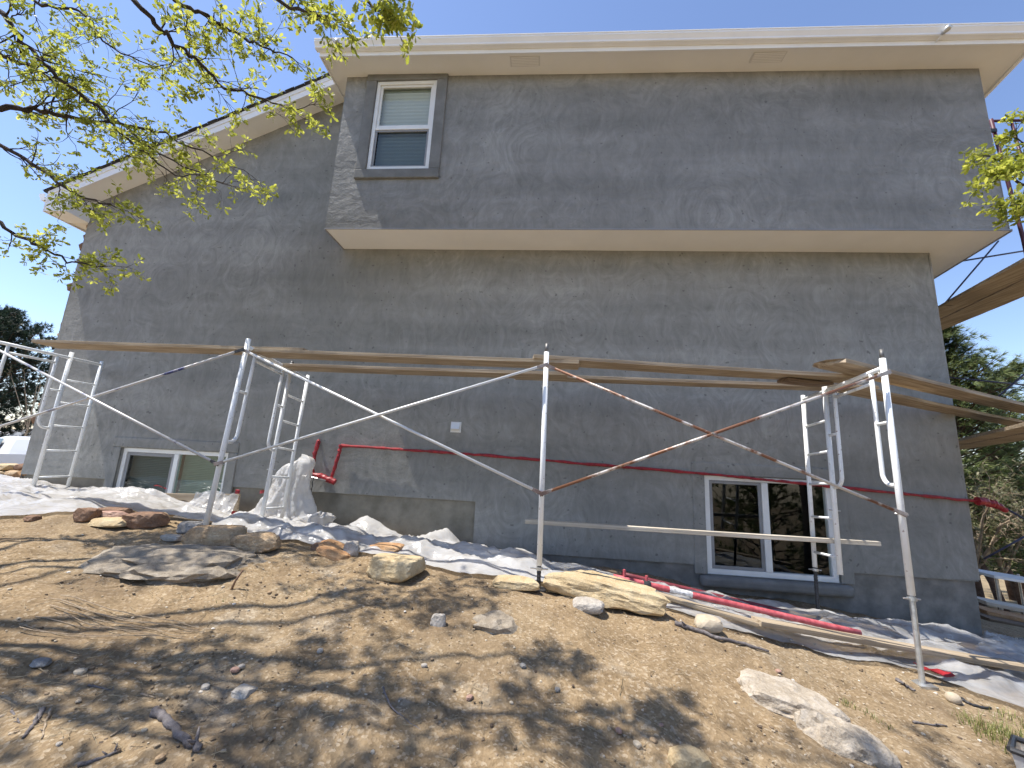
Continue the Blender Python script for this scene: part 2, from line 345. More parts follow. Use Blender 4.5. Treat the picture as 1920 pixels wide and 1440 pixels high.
def groundmat():
    m, nt, N, L, P = newmat('dirt'); co = objco(nt)
    big = noise(nt, co, .7, 5, .6); mid = noise(nt, co, 4, 6, .65); fine = noise(nt, co, 45, 5, .7)
    col = ramp(nt, mid, [(.3, (.145, .10, .054)), (.5, (.25, .178, .10)), (.72, (.35, .26, .152))])
    col = mixc(nt, ramp(nt, big, [(.5, (0, 0, 0)), (.7, (.6, .6, .6))]), col, (.25, .20, .13))
    col = mixc(nt, ramp(nt, noise(nt, co, 1.6, 6, .7), [(.56, (0, 0, 0)), (.70, (.75, .75, .75))]), col, (.33, .30, .245))
    v = nd(nt, 'ShaderNodeTexVoronoi'); v.inputs['Scale'].default_value = 70; L.new(co, v.inputs['Vector'])
    sp = nd(nt, 'ShaderNodeSeparateColor'); L.new(v.outputs['Color'], sp.inputs[0])
    grain = ramp(nt, sp.outputs[0], [(0, (.07, .047, .028)), (.3, (.20, .14, .083)), (.78, (.32, .24, .15)), (1, (.58, .50, .39))])
    col = mixc(nt, .34, col, grain)
    col = mixc(nt, ramp(nt, fine, [(.55, (0, 0, 0)), (.75, (.55, .55, .55))]), col, (.12, .08, .05))
    col = mixc(nt, ramp(nt, noise(nt, co, .95, 6, .68), [(.50, (0, 0, 0)), (.66, (.6, .6, .6))]), col, (.13, .092, .058))
    # pine duff and dry grass beyond the yard
    sx = nd(nt, 'ShaderNodeSeparateXYZ'); L.new(co, sx.inputs[0])
    far = mth(nt, 'GREATER_THAN', mth(nt, 'ADD', sx.outputs[1], mth(nt, 'MULTIPLY', mid, 2)), 8.5)
    duff = ramp(nt, noise(nt, co, 1.9, 6, .7), [(.3, (.10, .085, .05)), (.5, (.25, .19, .11)), (.7, (.38, .30, .18))])
    col = mixc(nt, mth(nt, 'MULTIPLY', far, .85), col, duff)
    L.new(col, P.inputs['Base Color']); P.inputs['Roughness'].default_value = .95; P.inputs['Specular IOR Level'].default_value = .15
    n1 = bump(nt, mid, .5, .03); n2 = bump(nt, v.outputs['Distance'], .55, .006, n1); L.new(bump(nt, fine, .55, .008, n2), P.inputs['Normal']); return m
M['dirt'] = groundmat()

# ------------------------------------------------------------------ ground, hill
def axis(lo, a, b, hi, step, grow=1.18):
    v = list(np.arange(a, b+1e-6, step)); s = step; x = b; o = []
    while x < hi: s *= grow; x += s; o.append(x)
    s = step; x = a; q = []
    while x > lo: s *= grow; x -= s; q.append(x)
    return np.array(q[::-1]+v+o)
ax = axis(-400, -6.5, 6.5, 400, .032); ay = axis(-60, 1.4, 6.2, 700, .026)
X, Y = np.meshgrid(ax, ay); Z = ground(X, Y)
dd = np.sqrt(X**2+Y**2); near = 1-sstep(4.5, 9, dd)
Z = Z + near*(.011*fbm(X*14, Y*14, 3, 21) + .0035*fbm(X*45, Y*45, 2, 22))
nr, nc = X.shape
gv = np.stack([X, Y, Z], -1).reshape(-1, 3)
ii, jj = np.meshgrid(np.arange(nr-1), np.arange(nc-1), indexing='ij'); k0 = (ii*nc+jj).ravel()
gf = np.stack([k0, k0+1, k0+nc+1, k0+nc], -1)
gm = bpy.data.meshes.new('ground'); gm.from_pydata(gv.tolist(), [], gf.tolist()); gm.materials.append(M['dirt'])
gm.polygons.foreach_set('use_smooth', [True]*len(gm.polygons)); gm.update()
structure(link('ground', gm))
M['hill'] = simple('hazy_scrub_hill', (.15, .16, .17), (.24, .23, .22), .95, .06, 0)
mb = MB(); P = []
for i in range(12):
    row = []
    for j in range(60):
        x = -330+j*9; y = 190+i*9
        h = 34*math.exp(-((x+190)/120)**2)*math.sin(math.pi*min(1, (i+.01)/11))+3*float(fbm(x*.02, y*.02, 4, 4))
        row.append((x, y, -6+h))
    P.append(row)
mb.grid(P); structure(mb.build('hill', M['hill'], smooth=True))

# ------------------------------------------------------------------ house
WY = 5.75; BC = .568; BY = WY-BC
XL, X1, XR, X0 = -3.325, 5.39, 5.83, -7.97
ZS, ZW = 3.205, 5.80
SK = .2                                      # the right-hand side of the house is not quite square to the front
def zeave(x): return ZW+.04-.18*(x-XL)/(XR-XL)
house = empty('house', (0, WY, -1.5))
tag(house, 'large grey stucco house with cantilevered upper storey, white eaves and three windows', 'house')

def wavy(x, z, s=1): return -.006*s*float(fbm(x*1.1, z*1.1, 3, 31))
def wall_face(mb, xs, zs, ztop, zbot, y, holes, depth=.09):
    def v(i, j):
        x = xs[i]; zz = max(min(zs[j], ztop(x)), zbot(x)); return (x, y+float(WV[i, j]), zz)
    XX, ZZ = np.meshgrid(xs, zs, indexing='ij'); WV = -.007*fbm(XX*1.1, ZZ*1.1, 3, 31)
    idx = {}; vs = []; fs = []
    def vid(i, j):
        if (i, j) not in idx: idx[(i, j)] = len(vs); vs.append(v(i, j))
        return idx[(i, j)]
    for i in range(len(xs)-1):
        for j in range(len(zs)-1):
            cx = (xs[i]+xs[i+1])/2; cz = (zs[j]+zs[j+1])/2
            if any(a < cx < b and c < cz < d for a, b, c, d in holes): continue
            if zs[j] >= max(ztop(xs[i]), ztop(xs[i+1]))-1e-6: continue
            if zs[j+1] <= min(zbot(xs[i]), zbot(xs[i+1]))+1e-6: continue
            fs.append((vid(i, j), vid(i+1, j), vid(i+1, j+1), vid(i, j+1)))
    mb.add(vs, fs)
    for a, b, c, d in holes:
        y1 = y+depth; y0 = y-.004
        mb.add([(a, y0, c), (b, y0, c), (b, y1, c), (a, y1, c)], [(0, 3, 2, 1)])
        mb.add([(a, y0, d), (b, y0, d), (b, y1, d), (a, y1, d)], [(0, 1, 2, 3)])
        mb.add([(a, y0, c), (a, y1, c), (a, y1, d), (a, y0, d)], [(0, 1, 2, 3)])
        mb.add([(b, y0, c), (b, y1, c), (b, y1, d), (b, y0, d)], [(3, 2, 1, 0)])
def cuts(lo, hi, step, extra):
    v = set(np.round(np.linspace(lo, hi, int((hi-lo)/step)+1), 4)) | set(extra)
    v = sorted(v); o = [v[0]]
    for t in v[1:]:
        if t-o[-1] > .02 or t in extra:
            if t-o[-1] <= .02 and o[-1] not in extra and len(o) > 1: o.pop()
            o.append(t)
    return o
# windows as openings
HL = (-6.40, -4.66, -.98, -.10)      # left basement window
HR = (2.14, 3.75, -1.31, -.055)      # right basement window
HU = (-2.81, -1.85, 4.155, 5.725)    # upper window
RS, RX0, RZ0 = .4597, -7.831, 4.0666         # slope line of the rake soffit on the wall
def rakez(x): return RZ0+RS*(x-RX0)
ZSTEP = -.925; zb_l, zb_r = -.585, -1.205   # stucco ends higher left of the step
def zt_main(x): return min(rakez(x), ZS+.02) if x > XL else rakez(x)
def zb_main(x): return zb_l if x < ZSTEP+.0005 else zb_r+.012*max(0, x-1)
mb = MB()
xs = cuts(X0, X1-.06, .12, [HL[0], HL[1], HR[0], HR[1], ZSTEP, ZSTEP+.001, XL, XL+.001])
zs = cuts(-1.35, 6.1, .12, [HL[2], HL[3], HR[2], HR[3], ZS+.02])
wall_face(mb, xs, zs, zt_main, zb_main, WY, [HL, HR])
# rounded right corner and right-hand side wall
prof = [(X1-.06, WY)]+[(X1-.06+.06*math.sin(a), WY+.06-.06*math.cos(a)) for a in np.linspace(.3, 1.5, 5)]+[(X1+SK*2, WY+2.2), (X1+SK*7, WY+7.2)]
zz = list(np.linspace(zb_r+.05, ZS+.02, 30))
mb.grid([[(x+.012*float(fbm(z*1.5, 3, 2, 8))*(1 if k > 2 else 0), y, z) for k, (x, y) in enumerate(prof)] for z in zz])
# bottom lip of the stucco skin (its thickness above the foundation)
mb.box(X0, HL[0]-.01, WY+.001, WY+.05, zb_l-.0, zb_l+.012); mb.box(HL[1]+.01, ZSTEP, WY+.001, WY+.05, zb_l, zb_l+.012); mb.box(ZSTEP, HR[0]-.12, WY+.001, WY+.05, zb_r, zb_r+.012); mb.box(HR[1]+.12, X1-.05, WY+.001, WY+.05, zb_r+.035, zb_r+.047)
mb.box(ZSTEP+.001, ZSTEP+.012, WY+.002, WY+.05, zb_r, zb_l)
# left side wall and back wall
mb.grid([[(X0, WY+y, z) for y in (0, 3, 7.2)] for z in (-1, 1, rakez(X0))])
mb.grid([[(x, WY+7.2, z) for x in (X0, 0, X1+SK*7)] for z in (-2.5, 1, 4.0)])
wall = mb.build('wall', M['stucco'], house, smooth=False)
# foundation band, set back from the stucco
mb = MB(); FY = WY+.03
for xa_, xb_, n_, zt_ in ((X0+.02, HL[0], 18, zb_l+.01), (HL[0], HL[1], 20, HL[2]), (HL[1], ZSTEP, 45, zb_l+.01)):
    mb.grid([[(x, FY-.010*float(fbm(x*2, z*2, 3, 5)), z) for x in np.linspace(xa_, xb_, n_)] for z in np.linspace(-1.7, zt_, 10)])
fo = mb.build('foundation', M['concrete'], house)
mb = MB()
fx = [x for x in np.linspace(ZSTEP+.02, X1-.10, 90)]
def fgrid(xa, xb, n): 
    mb.grid([[(x, FY-.018*float(fbm(x*2.2, z*2.6, 4, 6)), z) for x in np.linspace(xa, xb, n)] for z in np.linspace(-2.3, zb_r+.05, 14)])
fgrid(ZSTEP+.004, HR[0]-.10, 50); fgrid(HR[0]-.10, HR[1]+.10, 30) if False else None
fgrid(HR[1]+.10, X1-.07, 40)
mb.grid([[(x, FY-.016*float(fbm(x*2.2, z*2.6, 4, 6)), z) for x in np.linspace(HR[0]-.10, HR[1]+.10, 30)] for z in np.linspace(-2.3, HR[2], 12)])
mb.grid([[(X1-.07+.02*k+SK*d, FY+d, z) for k, d in ((0, 0), (1.2, .05), (1.2, 3), (1.2, 7))] for z in np.linspace(-3.2, zb_r+.05, 5)])
fo2 = mb.build('foundation', M['concrete_grey'], house)

# upper storey
mb = MB()
xs = cuts(XL, XR-.03, .12, [HU[0], HU[1]]); zs = cuts(ZS, ZW+.16, .12, [HU[2], HU[3]])
wall_face(mb, xs, zs, lambda x: zeave(x)+.01+.006*float(fbm(x*4, 0, 3, 4)), lambda x: ZS, BY, [HU], .07)
prof = [(XR-.03+.03*math.sin(a), BY+.03-.03*math.cos(a)) for a in np.linspace(0, 1.57, 5)]+[(XR+SK*2, BY+2), (XR+SK*7, BY+7)]
mb.grid([[(x, y, z) for x, y in prof] for z in np.linspace(ZS, zeave(XR), 24)])
mb.grid([[(XL, y, z) for y in (WY+.2, BY)] for z in np.linspace(ZS, zeave(XL), 6)])
mb.build('upper_wall', M['stucco_up'], house)
# rough relief patch of unfinished coat in the lower left corner comes from the grazing sun on this strip
# underside of the overhang
mb = MB()
mb.hexa([(XL+.002, BY+.004, ZS-.012), (XR-.002, BY+.004, ZS-.012), (XR+SK*7, BY+7, ZS-.012), (XL+.002, BY+7, ZS-.012)] +
        [(XL+.002, BY+.004, ZS+.01), (XR-.002, BY+.004, ZS+.01), (XR+SK*7, BY+7, ZS+.01), (XL+.002, BY+7, ZS+.01)])
so_ = mb.build('overhang_soffit', M['beige'], house)
mb = MB()
mb.box(XL-.008, XL+.012, BY-.006, WY, ZS-.022, ZS+.004)
mb.box(XL+.013, XR, BY-.008, BY+.003, ZS-.016, ZS+.004)
mb.hexa([(XR-.012, BY, ZS-.02), (XR+.008, BY, ZS-.02), (XR+.008+SK*7, BY+7, ZS-.02), (XR-.012+SK*7, BY+7, ZS-.02)]+[(XR-.012, BY, ZS+.012), (XR+.008, BY, ZS+.012), (XR+.008+SK*7, BY+7, ZS+.012), (XR-.012+SK*7, BY+7, ZS+.012)])
mb.build('drip_trim', M['screen'], house)

# eave of the upper storey
EY = BY-.36; XG0, XG1 = XL-.26, XR+.33
def ez(x): return zeave(x)
def xbox(mb, xa, xb, y0, y1, z0, z1, n=1):   # box that follows the eave line
    mb.hexa([(xa, y0, ez(xa)+z0), (xb, y0, ez(xb)+z0), (xb, y1, ez(xb)+z0), (xa, y1, ez(xa)+z0), (xa, y0, ez(xa)+z1), (xb, y0, ez(xb)+z1), (xb, y1, ez(xb)+z1), (xa, y1, ez(xa)+z1)])
mb = MB()
mb.hexa([(XG0+.02, EY+.02, ez(XG0)), (XG1-.02, EY+.02, ez(XG1)), (XG1+SK*7, BY+7, ez(XG1)), (XG0+.02, BY+7, ez(XG0)), (XG0+.02, EY+.02, ez(XG0)+.012), (XG1-.02, EY+.02, ez(XG1)+.012), (XG1+SK*7, BY+7, ez(XG1)+.012), (XG0+.02, BY+7, ez(XG0)+.012)])
mb.build('eave_soffit', M['beige'], house)
mb = MB(); xbox(mb, XG0, XG1, EY, EY+.02, -.022, .20)
mb.hexa([(XG0, EY+.021, ez(XG0)-.02), (XG0+.02, EY+.021, ez(XG0)-.02), (XG0+.02, BY+1.2, ez(XG0)-.02), (XG0, BY+1.2, ez(XG0)-.02), (XG0, EY+.021, ez(XG0)+.2), (XG0+.02, EY+.021, ez(XG0)+.2), (XG0+.02, BY+1.2, ez(XG0)+.2), (XG0, BY+1.2, ez(XG0)+.2)])
mb.hexa([(XG1-.02, EY+.021, ez(XG1)-.02), (XG1, EY+.021, ez(XG1)-.02), (XG1+SK*7, BY+7, ez(XG1)-.02), (XG1-.02+SK*7, BY+7, ez(XG1)-.02), (XG1-.02, EY+.021, ez(XG1)+.2), (XG1, EY+.021, ez(XG1)+.2), (XG1+SK*7, BY+7, ez(XG1)+.2), (XG1-.02+SK*7, BY+7, ez(XG1)+.2)])
fas = mb.build('fascia', M['cream'], house)
# K-style gutter
gp = [(0, .045), (-.062, .045), (-.075, .052), (-.078, .075), (-.098, .105), (-.112, .125), (-.112, .150), (-.120, .152), (-.120, .166), (-.108, .166), (-.106, .155), (-.10, .14), (-.07, .085), (0, .06)]
mb = MB(); XS = [XG0-.04+(XG1+.13-XG0+.04)*k/24 for k in range(25)]
mb.grid([[(x, EY-.001+y, ez(x)+z) for y, z in gp] for x in XS])
for x, o in ((XS[0], 1), (XS[-1], -1)):
    mb.add([(x, EY-.001+y, ez(x)+z) for y, z in gp[:9]]+[(x, EY-.001, ez(x)+.166)], [tuple(range(10))[::o]])
gut = mb.build('gutter', M['cream'], house)
mb = MB(); 
mb.grid([[(XG1+.001-y*.8+SK*d, EY-.1+d, ez(XG1)+z) for y, z in gp] for d in np.linspace(0, 7, 8)])
mb.build('side_gutter', M['cream'], house)
mb = MB()
mb.hexa([(XG0-.02, EY-.06, ez(XG0)+.185), (XG1+.05, EY-.06, ez(XG1)+.185), (XG1+SK*7, BY+7.5, ez(XG1)+2.1), (XG0-.02, BY+7.5, ez(XG0)+2.1), (XG0-.02, EY-.06, ez(XG0)+.215), (XG1+.05, EY-.06, ez(XG1)+.215), (XG1+SK*7, BY+7.5, ez(XG1)+2.14), (XG0-.02, BY+7.5, ez(XG0)+2.14)])
mb.build('upper_roof', M['shingle'], house)
# soffit vents
for px in (985, 1437):
    c = at(px, 117, BY-.17); mb = MB(); w = .22
    z = ez(c.x)-.006
    mb.box(c.x-w, c.x+w, BY-.29, BY-.14, z-.004, z+.004)
    v = mb.build('soffit_vent', simple('vent_beige', (.66, .645, .61), (.70, .685, .65), .6, 3, 0), house)
    for k in range(6):
        m2 = MB(); m2.box(c.x-w+.02, c.x+w-.02, BY-.283+k*.024, BY-.271+k*.024, z-.008, z-.0045); m2.build('slat', M['beige'], v)
# eave lights hung under the gutter
for px, py in ((626, 101), (1774, 84)):
    c = at(px, py, EY-.12); mb = MB()
    mb.tube([(c.x, EY+.0, ez(c.x)+.02), (c.x, EY-.05, ez(c.x)+.01), (c.x+.005, EY-.09, ez(c.x)+.03)], .008, 8)
    e = mb.build('eave_light', M['vinyl'], house); mb = MB()
    pts = [(c.x+.012*k, EY-.085-.02*k, ez(c.x)+.03+.012*k) for k in range(5)]
    mb.tube(pts, [.012, .024, .032, .036, .030], 14); mb.build('lamp_head', M['galv'], e, True)

# main roof on the left, rake running up to the upper storey
RY = WY-.36; RXa, RXb = -8.40, XL+.10
def rk(x): return rakez(x)+.0
def slab(mb, xa, xb, y0, y1, dz0, dz1):
    mb.hexa([(xa, y0, rk(xa)+dz0), (xb, y0, rk(xb)+dz0), (xb, y1, rk(xb)+dz0), (xa, y1, rk(xa)+dz0), (xa, y0, rk(xa)+dz1), (xb, y0, rk(xb)+dz1), (xb, y1, rk(xb)+dz1), (xa, y1, rk(xa)+dz1)])
mb = MB(); slab(mb, X0-.01, RXb, RY+.02, WY+.3, .0, .012); mb.build('rake_soffit', M['beige'], house)
mb = MB(); slab(mb, RXa+.06, RXb-.18, RY, RY+.02, -.03, .15); slab(mb, RXa+.06, RXb-.18, RY-.012, RY-.001, .085, .16); mb.build('rake_fascia', M['cream'], house)
mb = MB(); slab(mb, RXa, RXb-.15, RY-.03, WY+7.5, .165, .178); rf = mb.build('main_roof', M['shingle'], house)
for k in range(32):
    xa = RXa+k*(RXb-.15-RXa)/32; xb = xa+(RXb-.15-RXa)/32-.008
    m2 = MB(); slab(m2, xa, xb, RY-.045-.006*(k % 2), RY+.30, .179+.001*(k % 3), .186+.005*(k % 2)); m2.build('shingle', M['shingle'], rf)
# boxed eave at the low left corner, with gutter end
mb = MB(); ze = 3.66
mb.add([(X0+.0, RY+.02, ze), (RXa+.06, RY+.02, ze), (RXa+.06, WY+7.2, ze), (X0, WY+7.2, ze)], [(0, 1, 2, 3)])
mb.build('eave_soffit', M['beige'], house)
mb = MB()
mb.hexa([(RXa+.06, RY+.002, ze-.02), (X0+.03, RY+.002, ze-.02), (X0+.03, WY-.01, ze-.02), (RXa+.06, WY-.01, ze-.02), (RXa+.06, RY+.002, rk(RXa+.06)-.031), (X0+.03, RY+.002, rk(X0+.03)-.031), (X0+.03, WY-.01, rk(X0+.03)-.031), (RXa+.06, WY-.01, rk(RXa+.06)-.031)])
mb.box(RXa+.04, RXa+.06, RY, WY+7.2, ze-.03, rk(RXa)+.12)
mb.build('eave_fascia', M['cream'], house)
mb = MB(); mb.grid([[(RXa+.04+y, RY-.02+d, rk(RXa)-.03+z) for y, z in gp] for d in (0, 3, 7)])
mb.add([(RXa+.04+y, RY-.02, rk(RXa)-.03+z) for y, z in gp[:9]]+[(RXa+.04, RY-.02, rk(RXa)+.136)], [tuple(range(10))])
mb.build('gutter', M['cream'], house)

# windows ------------------------------------------------------------
def bars(name, mat, parent, x0, x1, z0, z1, y0, y1, w, wb=None, bev=.004):
    mb = MB(); wb = wb or w
    mb.box(x0, x1, y0, y1, z1-w, z1); mb.box(x0, x1, y0, y1, z0, z0+wb)
    mb.box(x0, x0+w, y0+.0015, y1-.0015, z0+wb, z1-w); mb.box(x1-w, x1, y0+.0015, y1-.0015, z0+wb, z1-w)
    return bevel(mb.build(name, mat, parent), bev)
def pane(mat, parent, x0, x1, z0, z1, y):
    mb = MB(); mb.add([(x0, y, z0), (x1, y, z0), (x1, y, z1), (x0, y, z1)], [(0, 1, 2, 3)]); return mb.build('pane', mat, parent)
def slats(mat, parent, x0, x1, z0, z1, y, pitch, tilt=.55):
    n = int((z1-z0)/pitch); m = MB(); w = x1-x0; d = pitch*.56
    ct, st_ = math.cos(tilt), math.sin(tilt); prof = [(d*ct, -d*st_), (d*.3*ct-.003, -d*.3*st_), (-d*.4*ct-.003, d*.4*st_), (-d*ct, d*st_)]
    m.grid([[(0, a, b) for a, b in prof], [(w, a, b) for a, b in prof]])
    me = m.mesh('slat', mat)
    for k in range(n):
        o = bpy.data.objects.new('slat', me); C.objects.link(o); o.parent = parent; o.matrix_parent_inverse = BASE.get(parent.name, Matrix()).inverted()
        o.matrix_basis = Matrix.Translation((x0, y, z1-pitch*(k+.5)))
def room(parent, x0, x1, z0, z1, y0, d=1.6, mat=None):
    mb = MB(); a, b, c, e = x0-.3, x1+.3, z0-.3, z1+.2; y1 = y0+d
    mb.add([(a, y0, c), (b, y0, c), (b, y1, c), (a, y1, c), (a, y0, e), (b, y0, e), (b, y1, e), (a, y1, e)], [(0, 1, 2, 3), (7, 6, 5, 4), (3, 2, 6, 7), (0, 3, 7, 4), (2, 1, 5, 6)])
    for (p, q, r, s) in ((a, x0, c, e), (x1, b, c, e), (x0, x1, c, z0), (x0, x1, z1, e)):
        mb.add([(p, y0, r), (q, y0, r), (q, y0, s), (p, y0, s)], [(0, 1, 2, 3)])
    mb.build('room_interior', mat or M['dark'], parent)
def band(x0, x1, z0, z1, w, y, t, bottom=True, wb=None, mat=None, name='window_trim'):
    mb = MB(); y0, y1 = y-t, y+.02; wb = wb or w
    mb.box(x0-w, x1+w, y0, y1, z1, z1+w)
    if bottom: mb.box(x0-w, x1+w, y0-.004, y1, z0-wb, z0)
    mb.box(x0-w, x0, y0+.002, y1, z0, z1); mb.box(x1, x1+w, y0+.002, y1, z0, z1)
    return bevel(mb.build(name, mat or M['trim_stucco'], house), .012)
# upper single-hung window
a, b, c, d = HU
band(a, b, c, d, .165, BY, .04, True, .15, M['trim_stucco'])
w = bars('window', M['vinyl'], house, a+.004, b-.004, c+.004, d-.004, BY-.012, BY+.065, .055)
zm = (c+d)/2-.03
bars('sash', M['vinyl'], w, a+.06, b-.06, zm-.0, d-.06, BY+.010, BY+.05, .035)
mb = MB(); mb.box(a+.06, b-.06, BY-.004, BY+.05, zm-.052, zm-.004); bevel(mb.build('meeting_rail', M['vinyl'], w), .004)
bars('insect_screen_frame', M['screen'], w, a+.062, b-.062, c+.06, zm-.054, BY+.006, BY+.022, .03)
pane(M['glass'], w, a+.09, b-.09, zm+.03, d-.09, BY+.028)
pane(M['mesh_screen'], w, a+.09, b-.09, c+.088, zm-.08, BY+.03)
slats(M['blind'], w, a+.07, b-.07, c+.06, d-.12, BY+.105, .062, .95)
mb = MB(); mb.box(a+.065, b-.065, BY+.08, BY+.13, d-.115, d-.06); mb.build('blind_headrail', M['blind_dim'], w)
room(w, a, b, c, d, BY+.075, .42)
# left basement slider
a, b, c, d = HL
band(a, b, c, d, .15, WY, .016, False, None, M['stucco'])
w = bars('window', M['vinyl'], house, a+.004, b-.004, c+.004, d-.004, WY+.035, WY+.10, .06)
xm = (a+b)/2+.02
mb = MB(); mb.box(xm-.035, xm+.035, WY+.03, WY+.098, c+.066, d-.066); bevel(mb.build('mullion', M['vinyl'], w), .004)
bars('insect_screen_frame', M['screen'], w, a+.066, xm-.037, c+.066, d-.066, WY+.045, WY+.07, .05)
pane(M['mesh_screen'], w, a+.115, xm-.085, c+.115, d-.115, WY+.055); pane(M['glass_green'], w, xm+.036, b-.066, c+.066, d-.066, WY+.06)
slats(M['blind_dim'], w, a+.07, xm-.04, c+.06, d-.07, WY+.15, .026, 1.1); slats(M['blind_dim'], w, xm+.036, b-.07, c+.06, d-.07, WY+.15, .026, 1.1)
room(w, a, b, c, d, WY+.105, .7)
# right basement slider
a, b, c, d = HR
band(a, b, c, d, .16, WY, .014, False, None, M['stucco'])
mb = MB(); mb.box(a-.11, b+.11, WY-.10, WY+.03, c-.14, c-.002); bevel(mb.build('window_sill', M['trim_stucco'], house), .05, 4)
w = bars('window', M['vinyl'], house, a+.004, b-.004, c+.004, d-.004, WY+.02, WY+.095, .065)
xm = (a+b)/2-.02
mb = MB(); mb.box(xm-.05, xm+.03, WY+.014, WY+.093, c+.071, d-.071); bevel(mb.build('mullion', M['vinyl'], w), .004)
bars('insect_screen_frame', M['screen'], w, a+.071, xm-.052, c+.071, d-.071, WY+.03, WY+.055, .04)
pane(M['mesh_screen'], w, a+.11, xm-.09, c+.11, d-.11, WY+.04); pane(M['glass'], w, xm+.031, b-.071, c+.071, d-.071, WY+.05)
room(w, a, b, c, d, WY+.1, 2.0)

# wall vent
c = at(855, 801, WY); mb = MB()
s = .075
mb.box(c.x-s, c.x+s, WY-.012, WY+.004, c.z-s, c.z+s)
v = mb.build('wall_vent', M['vinyl'], house); mb = MB()
mb.add([(c.x-.06, WY-.013, c.z+.06), (c.x+.06, WY-.013, c.z+.06), (c.x+.06, WY-.075, c.z-.03), (c.x-.06, WY-.075, c.z-.03), (c.x-.06, WY-.013, c.z-.055), (c.x+.06, WY-.013, c.z-.055)], [(0, 3, 2, 1), (0, 4, 3), (1, 2, 5), (3, 4, 5, 2)])
mb.build('vent_hood', M['vinyl'], v)

# rough stone veneer wrapping the far left corner
def rock_mesh(name, mat, size, seed, sub=3, planes=9, rnd=.08, nz=.05, flat=1.0):
    rng = random.Random(seed); bm = bmesh.new(); bmesh.ops.create_icosphere(bm, subdivisions=sub, radius=1)
    pl = []
    for k in range(planes):
        n = Vector((rng.gauss(0, 1), rng.gauss(0, 1), rng.gauss(0, 1)*.8)).normalized(); pl.append((n, rng.uniform(.66, .98)))
    pl += [(Vector((rng.uniform(-.15, .15), rng.uniform(-.15, .05), 1)).normalized(), .56*flat+.06), (Vector((0, 0, -1)), .62), (Vector((1, rng.uniform(-.3, .3), .1)).normalized(), .74), (Vector((-1, rng.uniform(-.3, .3), .1)).normalized(), .74), (Vector((0, 1, 0)), .7), (Vector((rng.uniform(-.2, .2), -1, rng.uniform(-.1, .35))).normalized(), .62)]
    for v in bm.verts:
        d = v.co.normalized(); t = 1.0
        for n, q in pl:
            k = d.dot(n)
            if k > 0: t = min(t, q/k)
        t = t*(1-rnd)+rnd*.85
        t += nz*(float(fbm(d.x*2.3+seed, d.y*2.3+d.z*1.7, 3, seed)))+nz*.7*(float(fbm(d.x*7+seed, d.y*7-d.z*6, 3, seed+3, .65)))
        v.co = Vector((d.x*t*size[0], d.y*t*size[1], d.z*t*size[2]))/.74
    me = bpy.data.meshes.new(name); bm.to_mesh(me); bm.free(); me.materials.append(mat)
    return me
sm = [rock_mesh('stone', M[k], (.14, .12, .085), s, 2) for s, k in ((1, 'rock_brown'), (2, 'rock_tan'), (3, 'rock_orange'), (4, 'rock_brown'))]
z = -.55; k = 0
while z < 3.9:
    for yy in (.10, .36):
        o = bpy.data.objects.new('stone', random.choice(sm)); C.objects.link(o); o.parent = house; o.matrix_parent_inverse = BASE['house'].inverted()
        o.matrix_basis = Matrix.Translation((X0+.07-random.uniform(0, .07), WY+yy+.04+random.uniform(-.02, .03), z)) @ Matrix.Rotation(random.uniform(-.5, .5), 4, 'Y') @ Matrix.Scale(random.uniform(.8, 1.15), 4)
    z += random.uniform(.13, .19)

# red taped pipe along the wall
pipe = empty('taped_pipe', (-2.9, 5.7, -1.1)); tag(pipe, 'thin pipe wrapped in red tape running along the grey wall past the right window', 'pipe')
mb = MB()
def wob(pts, n, a, seed):
    out = []; rng = random.Random(seed)
    for i in range(len(pts)-1):
        for k in range(n): out.append(Vector(pts[i]).lerp(Vector(pts[i+1]), k/n)+Vector((rng.uniform(-a, a), rng.uniform(-a, a)*.5, rng.uniform(-a, a))))
    out.append(Vector(pts[-1])); return out
PP = [at(*p, WY-.055) for p in ((640, 835), (900, 853), (1320, 888), (1560, 912), (1832, 940))]
run = wob(PP, 26, .004, 3); rr = [.014+.010*random.random() for _ in run]; mb.tube(run, rr, 8)
mb.build('pipe_run', M['red_tape'], pipe)
mb = MB(); PT = wob([at(*p, WY-.06) for p in ((640, 834), (634, 855), (620, 900))], 8, .005, 4); mb.tube(PT, [.019+.012*random.random() for _ in PT], 10); mb.build('riser', M['red_tape'], pipe)
mb = MB(); PT = wob([at(597, 826, WY-.005), at(597, 829, WY-.06), at(590, 850, WY-.06), at(585, 890, WY-.07)], 6, .004, 5); mb.tube(PT, [.019+.013*random.random() for _ in PT], 10); mb.build('riser', M['red_tape'], pipe)
mb = MB(); PT = wob([at(576, 889, WY-.09), at(600, 893, WY-.09), at(628, 904, WY-.09)], 6, .006, 6); mb.tube(PT, [.026+.022*random.random() for _ in PT], 10); mb.build('valve_wrap', M['red_tape'], pipe)
mb = MB(); mb.tube([at(568, 893, WY-.12), at(585, 896, WY-.11), at(612, 900, WY-.11)], .022, 10); mb.build('meter_fitting', M['galv'], pipe)
mb = MB(); PT = wob([at(1834, 938, WY-.07), at(1862, 944, WY-.02), at(1884, 956, WY+.0)], 6, .012, 8); mb.tube(PT, [.05-.002*i+.012*random.random() for i in range(len(PT))], 8); mb.build('tape_tail', M['red_tape'], pipe)

